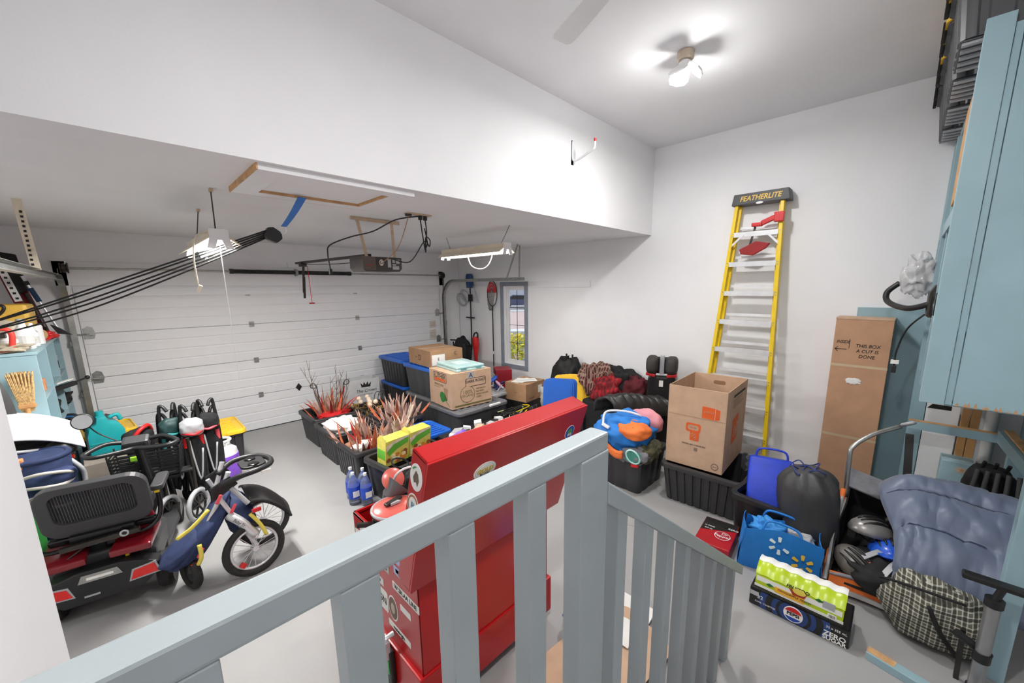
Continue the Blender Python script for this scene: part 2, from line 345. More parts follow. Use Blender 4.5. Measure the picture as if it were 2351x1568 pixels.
# storage hook on the header
t = thing('wall_hook', 'white steel storage hook with red tip on the header wall', 'hook', (3.66, HY, 3.36))
M().box((-.02, -.004, -.06), (.02, 0, .17)).build('back_plate', white, t, bevel=.002)
M().tube(spline([(0, -.006, .16), (0, -.008, .02), (0, -.03, -.02), (0, -.1, -.015), (0, -.24, .03), (0, -.27, .05), (0, -.275, .1)], 5), .011, 10).build('arm', white, t, smooth=1)
M().cyl((0, -.275, .098), (0, -.276, .125), .0125).build('tip', redp, t)
# ------------------------------------------------------------------ railing in front of the camera
t = thing('landing_railing', 'pale blue-grey wooden railing along the front of the landing', 'railing', (.135, -6.42, .72))
k = M(); k.box((0, 0, .976), (1.02, .055, 1.023)); k.build('top_rail', rail_m, t, bevel=.006)
M().box((0, .005, .06), (.9, .05, .11)).build('bottom_rail', rail_m, t, bevel=.004)
for x in (.175, .36, .534, .726):
    M().box((x, 0, .0), (x + .056, .047, .977)).build('baluster', rail_m, t, bevel=.003)
M().box((.905, -.002, -.0), (1.02, .052, .977)).build('post', rail_m, t, bevel=.004)
t = thing('stair_railing', 'pale blue-grey sloping stair railing with eight balusters', 'railing', (1.157, -6.42, 0))
sl = (1.619 - .514) / (2.63 - 1.141)
zt = lambda x: 1.606 - sl * x
k = M(); k.prism([(0, zt(0)), (1.475, zt(1.475)), (1.475, zt(1.475) - .06), (0, zt(0) - .063)], (0, -.004, 0), (1, 0, 0), (0, 0, 1), (0, .055, 0)); k.build('hand_rail', rail_m, t, bevel=.005)
for i in range(8):
    x = .062 + i * .1745; b = max(0, .66 - sl * x)
    k = M(); k.prism([(x, zt(x) - .062), (x + .052, zt(x + .052) - .062), (x + .052, b), (x, b)], (0, 0, 0), (1, 0, 0), (0, 0, 1), (0, .045, 0)); k.build('baluster', rail_m, t, bevel=.003)
for i in range(3):
    struct(M().box((1.19 + i * .26, -7.35, 0), (1.45 + i * .26, -6.43, .54 - .18 * i)).build('trim_step', floor_m))
# ------------------------------------------------------------------ red tool chest with its lid up
t = thing('tool_chest', 'red steel tool chest with raised lid and stickers, behind the railing', 'tool chest', (1.075, -5.5, 0))
k = M()
k.box((.0, .0, .06), (.93, .7, .30)); k.build('base_cabinet', red, t, bevel=.008)
k = M(); T = .006
k.box((.02, .01, .3), (.02 + T, .69, .87)); k.box((.9 - T, .01, .3), (.9, .69, .87)); k.box((.02, .01, .3), (.9, .01 + T, .87)); k.box((.02, .69 - T, .3), (.9, .69, .87)); k.box((.03, .02, .3), (.89, .68, .62))
k.box((.02, .01, .855), (.035, .69, .87)); k.box((.885, .01, .855), (.9, .69, .87)); k.box((.02, .675, .855), (.9, .69, .87)); k.build('upper_chest', red, t, bevel=.002)
for x in (.06, .85):
    for y in (.06, .62):
        k = M(); k.cyl((x, y - .018, .035), (x, y + .018, .035), .035); k.cb((x, y, .06), (.05, .05, .01)); k.build('caster', rubber, t)
for i, z in enumerate((.34, .44, .54, .66, .76)):
    d = M().box((.035, .69, z), (.885, .705, z + (.09 if i < 3 else .08))).build('drawer', red, t, bevel=.003); M().box((.25, .705, z + .06), (.65, .72, z + .075)).build('handle', alu, d)
# lid, leaning back past upright
lid = M(); la = .30
LX_ = Matrix.Translation((-.03, -.01, .80)) @ Matrix.Rotation(la, 4, 'X'); lid.x = LX_
lid.box((0, -.012, 0), (1.0, 0, .70)); lid.box((0, 0, 0), (.012, .10, .70)); lid.box((.988, 0, 0), (1.0, .10, .70)); lid.box((0, 0, .688), (1.0, .10, .70)); lid.box((0, 0, 0), (1.0, .05, .01))
lo = lid.build('lid', red, t, bevel=.004)
def lidfr(x, z): return LX_ @ frame((x, -.012, z), (1, 0, 0), (0, 0, 1))
def lidside(y, z): return LX_ @ frame((0, y, z), (0, -1, 0), (0, 0, 1))
def sticker(name, fr, polys, parent):
    o = None
    for i, (pl, m) in enumerate(polys): o2 = decal(name if i == 0 else 'print', pl, fr, m, o or parent, .0012 + .0006 * i); o = o or o2
    return o
stw = paper; gold = mat('gold_print', (206, 170, 40), .5); royal = mat('royal_blue_print', (30, 70, 170), .5); brown_p = mat('brown_print', (110, 92, 78), .6)
s = sticker('oval_sticker', lidfr(.30, .55), [(ell(0, 0, .062, .043), stw), (ell(0, 0, .054, .036), mat('pale_print', (206, 206, 200), .6)), (ell(0, 0, .05, .032), stw)], lo)
text('sticker_text', 'GOLD', .03, lidfr(.30, .553), gold, s, sx=1.1, bold=.001, lift=.004); text('sticker_text', 'RUSH', .02, lidfr(.30, .533), ink, s, sx=1.1, lift=.004)
s = sticker('round_sticker', lidfr(.89, .56), [(ell(0, 0, .038, .042), stw), (ell(0, 0, .035, .039), royal), (ell(0, .005, .02, .018), mat('green_print', (70, 150, 80), .6))], lo)
text('sticker_text', 'B15', .022, lidfr(.89, .545), paper, s, lift=.004)
s = sticker('round_sticker', lidside(.052, .595), [(ell(0, 0, .043, .062), stw), ([(-.02, -.01), (-.005, .03), (.012, .022), (.022, -.005), (.016, -.036), (.004, -.02), (-.01, -.03)], brown_p), ([(-.03, .03), (-.015, .045), (.0, .048), (-.012, .038), (-.026, .022)], mat('green_print', (70, 150, 80)))], lo)
s = sticker('round_sticker', lidside(.05, .455), [(ell(0, 0, .042, .056), stw), (ell(0, 0, .038, .05), mat('rust_print', (176, 110, 70), .6)), (ell(0, 0, .029, .04), stw)], lo)
text('sticker_text', 'B', .045, lidside(.05, .455), mat('teal_print', (90, 140, 160), .6), s, lift=.004)
# stickers on the left side of the chest body
def sfr(y, z, rot=0): return frame((.0195, y, z), (0, -math.cos(rot), math.sin(rot)), (0, math.sin(rot), math.cos(rot)))
uc = t
def strip(y, z, w_, h, txt=None, m=stw, tm=ink, ts=.03, rot=0):
    s = decal('sticker', rrect(w_, h, min(w_, h) * .12), sfr(y, z, rot), m, uc)
    if txt: text('sticker_text', txt, ts, sfr(y, z, rot), tm, s, lift=.002)
pale = mat('pale_blue_print', (176, 190, 226), .6)
strip(.17, .815, .13, .028, None, pale); strip(.16, .76, .14, .045, None, pale); strip(.16, .76, .1, .02, None, mat('mid_blue_print', (120, 150, 210), .6))
strip(.13, .66, .25, .042, 'W.2K.AA LINE', ts=.034); strip(.14, .57, .1, .035); strip(.34, .72, .11, .055, 'IKE', mat('silver_print', (190, 190, 186), .5), ts=.05)
s = sticker('round_sticker', sfr(.27, .51), [(ell(0, 0, .05, .07), stw), (ell(0, 0, .043, .062), brown_p), (ell(.0, 0, .02, .03), mat('pale_print2', (190, 176, 160)))], t)
strip(.39, .5, .13, .12, 'LSN', ts=.06); strip(.41, .6, .1, .04, 'M9', ts=.03); strip(.22, .4, .22, .035, 'mulebright', ts=.026, rot=0); strip(.36, .81, .07, .05, 'RAM', redp, mat('dark_red_print', (110, 10, 14)), .03)
strip(.55, .78, .12, .1, 'BOX', ts=.05); strip(.64, .72, .07, .12); strip(.6, .6, .1, .05, 'SLX', ts=.03)
k = M(); k.tube([(.012, .28, .36), (-.03, .28, .36), (-.03, .28, .16), (.012, .28, .16)], .014, 10); k.cb((-.035, .28, .3), (.03, .05, .1)); k.build('side_handle', alu, t, smooth=.8)
k = M(); k.box((-.03, .245, .08), (-.001, .41, .29)); g = k.build('tool_pouch', black, t, bevel=.01); decal('green_mark', rect(-.012, -.04, .012, .04), frame((-.031, .27, .2), (0, -1, 0), (0, 0, 1)), mat('lime_print', (60, 200, 70)), g)
# ================================================================== outside the window
grass = mat('lawn', (112, 128, 60), .9, var=.3, scale=3, bump=.3, bscale=20)
struct(M().box((5.9, -30, -.4), (90, 90, -.22)).build('floor_outside', mat('gravel', (150, 146, 150), .9, var=.25, scale=4)))
struct(M().box((5.9, 3.9, -.23), (13.2, 90, -.2)).box((5.9, -30, -.23), (8.0, 90, -.2)).build('floor_lawn', grass))
rd = mat('pinkish_road', (196, 172, 166), .9, var=.06, scale=2)
k = M(); k.x = Matrix.Translation((20, 14.5, 0)) @ Matrix.Rotation(-pi / 4, 4, 'Z'); k.box((-40, -8, -.225), (40, 8, -.19)); struct(k.build('floor_road', rd))
k = M(); k.x = Matrix.Translation((20, 14.5, 0)) @ Matrix.Rotation(-pi / 4, 4, 'Z'); k.box((-40, -9.2, -.225), (40, -8, -.1)); k.box((-40, 8, -.225), (40, 9.2, -.1)); struct(k.build('trim_kerb', mat('pale_concrete', (214, 212, 208), .9)))
def bush(loc, r, label, m, n=260, sd=1):
    t = thing('shrub', label, 'shrub', loc); rr = random.Random(sd); k = M()
    for i in range(n):
        a = rr.random() * 2 * pi; e = rr.random() * 1.4; d = Vector((math.cos(a) * math.cos(e), math.sin(a) * math.cos(e), math.sin(e)))
        p = Vector((d.x * r[0], d.y * r[1], d.z * r[2])) * (.55 + .45 * rr.random()); s = r[2] * (.1 + .1 * rr.random())
        u = Vector((rr.uniform(-1, 1), rr.uniform(-1, 1), rr.uniform(-1, 1))).normalized(); v = u.orthogonal().normalized()
        k.add([p - u * s, p + v * s * .45, p + u * s, p - v * s * .45], [(0, 1, 2, 3)])
    o = k.build('foliage', m, t); o['kind'] = 'stuff'
    q = M()
    for i in range(7): a = i * .9; q.tube([(0, 0, 0), (math.cos(a) * r[0] * .3, math.sin(a) * r[1] * .3, r[2] * .5)], .012, 5)
    q.build('stem', rwood, t)
yb = mat('yellow_leaves', (232, 206, 40), .8, var=.3, scale=8); gb = mat('lime_leaves', (184, 178, 44), .8, var=.3, scale=8)
bush((11.1, 4.25, -.2), (.9, .9, .55), 'yellow shrub outside the window, the farther and brighter one', yb, sd=3)
bush((8.75, 1.75, -.2), (.8, .7, .5), 'yellow-green shrub just outside the window, the nearer one', gb, sd=5)
t = thing('car', 'dark blue car parked across the street, seen through the window', 'car', (33, 26, -.19), math.radians(135))
cb = mat('dark_blue_car_paint', (62, 70, 104), .25, var=.05, coat=.6)
M().prism([(-2.2, .3), (-2.25, .75), (-1.5, .9), (-.8, 1.42), (.9, 1.45), (1.7, .98), (2.25, .9), (2.3, .4), (2.1, .28)], (0, -.85, 0), (1, 0, 0), (0, 0, 1), (0, 1.7, 0)).build('body', cb, t, bevel=.05)
for sy in (-.86, .855): M().prism([(-1.2, .93), (-.7, 1.34), (.8, 1.37), (1.35, .97)], (0, sy, 0), (1, 0, 0), (0, 0, 1), (0, .006, 0)).build('side_window', gblack, t)
for x in (-1.4, 1.4):
    for y in (-.8, .8):
        w_ = M().lathe([(.2, -.1), (.32, -.1), (.34, 0), (.32, .1), (.2, .1)], 20, (x, y, .32), (0, 1, 0)).build('wheel', rubber, t, smooth=.6); M().lathe([(.02, -.105), (.2, -.1), (.2, .1), (.02, .105)], 14, (x, y, .32), (0, 1, 0)).build('rim', alu, w_)
struct(M().box((30, 42, -.2), (60, 43, 6)).build('wall_neighbour', mat('pale_siding', (206, 206, 210), .8)))
# ================================================================== door hardware
def track(name, x, s, label, ye):
    t = thing(name, label, 'door track', (x, -.06, 0), 0)
    path = [(0, 0, .04), (0, 0, 1.88)] + arc((0, -.36, 1.88), .36, 0, pi / 2, 10, (0, 1, 0), (0, 0, 1)) + [(0, ye, 2.24)]
    k = M(); P = [Vector(p) for p in path]
    for i in range(len(P) - 1):
        d = (P[i + 1] - P[i]).normalized(); n = Vector((0, d.z, -d.y))
        if n.length < .1: n = Vector((0, 1, 0))
        for off, wd, th in ((n * .026, .045, .003), (n * -.026, .045, .003)): k.bar(P[i] + off, P[i + 1] + off, wd, th, n)
        k.bar(P[i] + Vector((-s * .024, 0, 0)), P[i + 1] + Vector((-s * .024, 0, 0)), .055, .003, (1, 0, 0))
    k.build('rail', steel, t)
    for z in (.3, .9, 1.5): M().cb((-s * .03, .04, z), (.03, .08, .05)).build('jamb_bracket', steel, t)
    M().bar((-s * .02, .03, .02), (-s * .02, .03, 2.35), .05, .004, (1, 0, 0)).build('flag_angle', steel, t)
    return t
tl = track('door_track', -.06, 1, 'curved steel door track at the left of the garage door', -3.9)
tr = track('door_track', 4.95, -1, 'curved steel door track at the right, near the wall tools', -2.3)
k = M(); k.bar((0, -2.2, 2.26), (0.02, -2.2, HC), .035, .004, (0, 1, 0)); k.bar((0, -1.9, 2.26), (-.12, -2.3, HC), .035, .004, (1, 0, 0)); k.build('hanger_angle', steel, tr)
k = M(); k.bar((0, -2.0, 2.26), (-.02, -2.0, HC), .05, .004, (0, 1, 0)); k.build('hanger_angle', cream, tl)
q = M()
for i in range(12): q.cb((-.012, -2.003, 2.3 + i * .035), (.014, .006, .016))
q.build('punched_holes', ink, tl)
t = thing('torsion_spring', 'black torsion springs on a steel shaft above the garage door', 'spring', (0, -.09, 2.35))
M().cyl((-.05, 0, 0), (4.93, 0, 0), .013, n=10).build('shaft', steel, t, smooth=1)
for a, b in ((1.48, 2.27), (2.31, 3.06)):
    k = M(); n = 40
    k.lathe([(.022, 0)] + sum([[(.031, (i + .1) * (b - a) / n), (.031, (i + .6) * (b - a) / n), (.027, (i + .85) * (b - a) / n)] for i in range(n)], []) + [(.022, b - a)], 12, (a, 0, 0), (1, 0, 0)); k.build('spring', black, t, smooth=.5)
for x in (1.46, 3.06): M().cyl((x, 0, 0), (x + .05, 0, 0), .034).build('winding_cone', dsteel, t)
k = M(); k.cb((2.29, .03, 0), (.02, .09, .11)); k.cyl((2.275, 0, 0), (2.305, 0, 0), .045); k.build('centre_bracket', steel, t)
for x in (-.03, 4.91): k = M(); k.lathe([(.055, 0), (.055, .01), (.04, .015), (.04, .05), (.058, .055), (.058, .065)], 18, (x - .03, 0, 0), (1, 0, 0)); k.cb((x, .04, 0), (.02, .1, .1)); k.build('cable_drum', dsteel, t, smooth=.5)
# opener
t = thing('garage_door_opener', 'black garage door opener hanging from the low ceiling with drive rail', 'door opener', (2.21, -3.05, 2.27))
M().prism([(-.18, 0), (.18, 0), (.205, .03), (.205, .14), (-.205, .14), (-.205, .03)], (0, -.06, 0), (1, 0, 0), (0, 0, 1), (0, .3, 0)).build('housing', mat('dark_brown_grey', (66, 61, 58), .45), t, bevel=.008)
M().box((-.2, -.066, .01), (-.075, -.058, .138)).build('light_lens', mat('smoked_brown', (98, 88, 80), .3), t)
f = frame((.02, -.061, .085), (1, 0, 0), (0, 0, 1)); o = decal('badge', ell(-.035, 0, .022, .03), f, paper, t); text('badge_text', 'G', .05, frame((-.015, -.0625, .085), (1, 0, 0), (0, 0, 1)), ink, o)
for a in ((.05, .04, .085, .12), (.1, .02, .17, .055), (.1, .06, .14, .075), (.1, .085, .13, .12), (.14, .08, .18, .12)): decal('label_plate', rect(*a), frame((0, -.061, 0), (1, 0, 0), (0, 0, 1)), lgrey, t)
decal('red_label', rect(-.17, .05, -.11, .065), frame((0, -.066, 0), (1, 0, 0), (0, 0, 1)), mat('dull_red_print', (150, 70, 60)), t)
M().bar((-.01, .2, .17), (-.01, 2.6, .2), .035, .03).build('drive_rail', dsteel, t)
M().tube(spline([(0, .25, .13), (0, .9, .12), (0, 1.8, .15), (-.01, 2.4, .18)], 4), .005, 6).build('chain', black, t)
k = M(); k.bar((-.01, 2.3, .18), (-.005, 2.42, -.22), .03, .006); k.bar((.0, 2.36, -.0), (.01, 2.46, -.3), .03, .006); k.cb((-.01, 2.33, .17), (.07, .12, .06)); k.build('trolley_arm', dsteel, t)
M().cyl((.04, 2.3, .15), (.05, 2.3, -.36), .004, n=6).build('release_cord', redp, t)
M().cb((.05, 2.3, -.37), (.07, .02, .02)).build('release_handle', mat('dark_red_plastic', (150, 20, 24)), t, bevel=.004)
tanmetal = mat('tan_angle_iron', (204, 180, 152), .6, var=.1, scale=20)
M().bar((-.25, .02, HC - 2.27 - .015), (.24, .02, HC - 2.27 - .02), .03, .028).build('ceiling_angle', tanmetal, t)
M().bar((-.19, .02, HC - 2.29), (-.13, 0, .13), .03, .004, (0, 1, 0)).build('strap', tanmetal, t); M().bar((.16, .02, HC - 2.29), (.16, 0, .13), .03, .004, (0, 1, 0)).build('strap', tanmetal, t)
t = thing('ceiling_outlet', 'ceiling outlet with tangled black cords beside the opener', 'outlet', (2.37, -3.55, HC))
M().box((-.12, -.04, -.012), (.12, .04, 0)).build('cover_plate', tanmetal, t, bevel=.003)
M().cyl((-.1, 0, -.01), (-.1, 0, -.03), .03).build('junction', dsteel, t)
for x in (.02, .07): M().cb((x, 0, -.03), (.03, .03, .04)).build('plug', black, t, bevel=.004)
M().tube(spline([(.02, 0, -.05), (.05, .02, -.2), (.06, .0, -.34), (.08, .02, -.2), (.13, .03, -.22), (.12, .03, -.28), (.06, .02, -.24), (.0, .2, -.42), (-.06, .45, -.38)], 6), .006, 6).build('cord', black, t, smooth=2)
M().tube(spline([(.07, 0, -.05), (.08, 0, -.16), (.07, .03, -.3), (.1, .03, -.25), (.06, 0, -.12)], 6), .006, 6).build('cord', black, t, smooth=2)
M().tube(spline([(.0, 0, -.02), (-.15, .15, -.05), (-.3, .3, -.15), (-.45, .45, -.2), (-.62, .5, -.28), (-.65, .5, -.36), (-.64, .5, -.5)], 6), .006, 6).build('cord', black, t, smooth=2)
M().cb((-.64, .5, -.52), (.025, .025, .05)).build('plug', black, t, bevel=.004)
M().tube(spline([(-.1, 0, -.03), (-.12, .2, -.3), (-.2, .45, -.45)], 5), .004, 6).build('thin_wire', mat('brown_wire', (160, 120, 90)), t)
# attic hatch
t = thing('attic_hatch', 'white attic hatch with raw wood frame in the low ceiling', 'hatch', (1.43, -3.93, HC))
for a, b, nm in (((-.47, -.37, -.035), (.47, -.25, 0), 'trim_board'), ((-.47, .26, -.035), (.47, .37, 0), 'trim_board'), ((-.47, -.25, -.035), (-.34, .26, 0), 'trim_board'), ((.34, -.25, -.035), (.47, .26, 0), 'trim_board')): M().box(a, b).build(nm, ceil_m, t, bevel=.002)
for a, b in (((-.47, .371, -.034), (.47, .378, 0)), ((-.478, -.37, -.034), (-.471, .37, 0)), ((-.34, .245, -.033), (.34, .259, -.004)), ((.328, -.25, -.033), (.339, .245, -.004))): M().box(a, b).build('wood_edge', rwood, t)
M().box((-.333, -.245, -.016), (.325, .243, -.004)).build('panel', ceil_m, t)
# hanging strap with pulley and rope bundle
t = thing('rope_hoist', 'bundle of black ropes running from a pulley under the attic hatch', 'rope hoist', (1.2, -3.5, 2.49))
M().sheet(lambda u, v: ((.14 + .02 * (v - .5)) * (1 - u) + .055 * u + (v - .5) * .035, -.24 * (1 - u) - .05 * u, .25 * (1 - u) + .065 * u - .01 * math.sin(pi * u)), 8, 2, .004).build('blue_strap', mat('blue_webbing', (66, 122, 196), .7), t, smooth=1)
M().torus((.045, -.035, .045), .026, .0045, (.6, .8, .1), 20, 6, 1, 1.2).build('carabiner', alu, t, smooth=1)
k = M(); k.x = Matrix.Rotation(.45, 4, 'Y'); k.prism([(-.06, -.035), (-.03, -.05), (.03, -.045), (.05, 0), (.03, .04), (-.03, .05), (-.06, .03)], (0, -.03, 0), (1, 0, 0), (0, 0, 1), (0, .06, 0)); k.build('pulley_block', black, t, bevel=.008)
E0 = Vector((-1.98, 1.23, -.82))
for i in range(5):
    a = Vector((-.05, -.02 + .008 * i, .03 - .012 * i)); b = E0 + Vector((0, .01 * i - .02, .03 * (i % 2))); sag = (.0, .03, .05, .085, .1)[i]
    m_ = a.lerp(b, .72); pts = [a, a.lerp(b, .25) + Vector((0, 0, -sag * .6)), a.lerp(b, .5) + Vector((0, .0, -sag)), m_ + Vector((0, 0, -sag * .75)), b]
    M().tube(spline(pts, 5), .0055, 6).build('rope', black2, t, smooth=2)
k = M(); k.cb(Vector((-.05, -.02, .03)).lerp(E0, .72) + Vector((0, .03, -.1)), (.06, .05, .03)); k.build('rope_clamp', dsteel, t)
M().cb(E0 + Vector((0, 0, 0)), (.02, .3, .08)).build('wall_anchor', steel, t)
# shop lights under the low ceiling
tube_e = mat('lit_tube', (255, 253, 248), .4, emit=22, var=0)
def shop(loc, label, L, tw):
    t = thing('shop_light', label, 'lamp', loc)
    prof = [(-.055, .07), (.055, .07), (.06, .03), (.125, -.03), (.12, -.034), (.05, .015), (-.05, .015), (-.12, -.034), (-.125, -.03), (-.06, .03)]
    M().prism(prof, (0, 0, 0), (1, 0, 0), (0, 0, 1), (0, L, 0)).build('reflector', cream, t, bevel=.002)
    for y in (-.012, L): M().prism([(-.055, .075), (.055, .075), (.055, .02), (.075, -.055), (.03, -.06), (.012, .0), (-.012, .0), (-.03, -.06), (-.075, -.055), (-.055, .02)], (0, y, 0), (1, 0, 0), (0, 0, 1), (0, .012, 0)).build('end_cap', white, t, bevel=.002)
    for x in (-.055, .055): M().cyl((x, .02, -.022), (x, L - .02, -.022), .013, n=12).build('tube', tube_e, t, smooth=1)
    for x in (-.055, .055):
        ld = bpy.data.lights.new('tube_light', 'AREA'); ld.shape = 'RECTANGLE'; ld.size = .05; ld.size_y = L * .95; ld.energy = tw / 2; ld.color = (1, .99, .97)
        lo = bpy.data.objects.new('tube_light', ld); C.objects.link(lo); lo.parent = t; lo.location = (x, L / 2, -.045)
    return t
t = shop((.885, -3.42, 2.44), 'cream fluorescent shop light hung lengthwise left of the opener', 1.16, TUBE_W * 1.25)
for y, dx in ((.1, -.01), (1.05, .03)):
    M().tube([(0, y, .07), (dx, y - .1, HC - 2.45)], .004, 6).build('chain', dsteel, t); M().cb((dx, y - .1, HC - 2.44 - .012), (.02, .05, .02)).build('ceiling_hook', tanmetal, t)
M().tube(spline([(-.06, .02, .05), (-.12, .02, .02), (-.15, .02, -.1), (-.15, .03, -.3)], 5), .005, 6).build('cord', cream, t, smooth=2); M().cb((-.145, .03, -.33), (.02, .02, .05), (.3, .4, 0)).build('plug', cream, t, bevel=.004)
M().tube([(-.0, .02, -.03), (.0, .0, -1.0)], .0025, 5).build('pull_string', white, t)
t = shop((3.48, -3.56, 2.53), 'cream fluorescent shop light hung in front of the wall tools', 1.22, TUBE_W * .3)
M().tube([(0, .1, .07), (-.05, -.1, HC - 2.53)], .003, 6).build('chain', dsteel, t); M().tube([(0, 1.1, .07), (.08, 1.3, HC - 2.53)], .003, 6).build('chain', dsteel, t)
M().tube(spline([(.06, .35, .04), (.08, .36, -.05), (.06, .42, -.16), (0, .5, -.2), (-.04, .62, -.15), (-.05, .68, .0)], 6), .006, 6).build('cord_loop', cream, t, smooth=2)
# ================================================================== tools hung in the far right corner
t = thing('landing_net', 'black fishing net with red hoop top hung left of the window', 'net', (5.33, -1.13, .57))
hoop = [(0, .14 * math.cos(a), 1.42 + .24 * math.sin(a)) for a in [2 * pi * i / 28 for i in range(28)]]
M().tube(hoop, .008, 8, True).build('hoop', black, t, smooth=2)
k = M()
for r_ in (.045, .085, .12): k.sheet(lambda u, v, r=r_: (-.015 - .01 * r, (r + (v - .5) * .026) * math.cos(u * pi), 1.44 + (r * 1.5 + (v - .5) * .03) * math.sin(u * pi)), 14, 1, .006)
k.build('red_pad', redp, t, smooth=1)
k = M()
for i in range(14):
    a = -.12 + i * .018; k.tube(spline([(0, a, 1.42 + .2 * (1 - (a / .15) ** 2)), (-.05, a * .8, 1.3), (-.06, a * .5 - .03, 1.1)], 3), .0022, 4)
for z in (1.15, 1.22, 1.3, 1.38, 1.46): k.tube([(-.05, -.1, z), (-.065, 0, z - .03), (-.05, .1, z)], .0022, 4)
k.build('mesh_bag', dsteel, t)
M().cyl((0, 0, 0), (0, 0, 1.18), .011, n=10).build('pole', black, t, smooth=1); M().cyl((0, 0, .24), (0, 0, .3), .0125, n=10).build('white_band', white, t)
t = thing('string_trimmer', 'long black trimmer hung upside down with blue motor head', 'trimmer', (5.32, -.46, .7))
M().prism([(-.05, 0), (.05, 0), (.06, .1), (.06, .24), (.03, .28), (-.03, .28), (-.06, .24), (-.06, .1)], (-.06, 0, 1.4), (0, 1, 0), (0, 0, 1), (.1, 0, 0)).build('motor_head', mat('worn_blue_plastic', (48, 84, 132), .4), t, bevel=.01)
M().cyl((0, 0, .25), (0, 0, 1.42), .014, n=10).build('shaft', black, t, smooth=1); M().cb((0, 0, 1.2), (.06, .08, .14)).build('grip', black, t, bevel=.01)
M().cyl((-.02, -.13, .8), (-.02, .13, .8), .014, n=10).build('cross_handle', black, t); M().tube(spline([(0, .0, .25), (.0, .03, .1), (-.02, .06, 0)], 4), .016, 8).build('tail', black, t, smooth=2)
t = thing('rope_coils', 'two grey rope loops hung on the wall beside the trimmer', 'rope', (5.34, -.16, 1.7))
for y, z, s in ((0, .16, 1), (-.12, .24, .9)):
    for q in range(3): M().torus((-.01 * q, y, z), .13 + .012 * q, .006, (1, .1 * q, 0), 24, 6, 1, s * .7).build('loop', lgrey, t, smooth=2)
M().tube(spline([(0, .1, .1), (0, .12, -.3), (0, .1, -1.0)], 5), .006, 6).build('hanging_end', lgrey, t)
for q in range(3): M().tube(spline([(0, -.42 + .03 * q, .45), (-.03, -.46 - .02 * q, .3), (0, -.45 - .05 * q, .1)], 4), .006, 6).build('hanging_end', lgrey, t)
t = thing('leaf_blower', 'red leaf blower with black handle standing against the corner wall', 'leaf blower', (5.22, -.72, .45))
M().tube(spline([(0, 0, 0), (0, .01, .25), (0, 0, .42), (0, 0, .56), (0, .01, .68)], 5), [.035 + .03 * min(1, max(0, (i - 5) / 8)) for i in range(21)], 14).build('body', redp, t, smooth=2)
M().torus((0, 0, .7), .055, .016, (1, 0, 0), 20, 8, 1, 1.4).build('handle', black, t, smooth=2)
t = thing('electric_mower', 'black mower with upright handlebar standing in the far right corner', 'mower', (5.05, -.5, 0), .1)
M().soft((0, 0, .8), (.13, .2, .32), 4, .1, 2).build('grass_bag', black2, t, smooth=3)
M().prism([(-.2, .18), (.25, .18), (.3, .3), (.1, .44), (-.15, .46), (-.25, .3)], (-.1, 0, .08), (0, 1, 0), (0, 0, 1), (.24, 0, 0)).build('deck', black, t, bevel=.03)
for y in (-.25, .25):
    for x in (-.1, .13): M().lathe([(.02, -.02), (.085, -.02), (.09, 0), (.085, .02), (.02, .02)], 18, (x, y, .09), (0, 1, 0)).build('wheel', rubber, t, smooth=.6)
for y in (-.18, .22): M().tube([(0, y, .4), (-.05, y, 1.02)], .014, 8).build('handle_tube', black, t)
M().tube(spline([(-.05, -.24, .98), (-.06, -.1, 1.06), (-.06, .1, 1.06), (-.05, .3, 1.05)], 5), .016, 8).build('handlebar', black, t, smooth=2)
M().bar((-.05, -.55, .52), (.0, -.1, .6), .05, .06).build('discharge_chute', black, t, bevel=.01)
struct(M().box((4.99, .012, 1.34), (5.05, .03, 1.44)).box((4.995, .004, 1.35), (5.045, .012, 1.43)).build('trim_wall_button', grey))
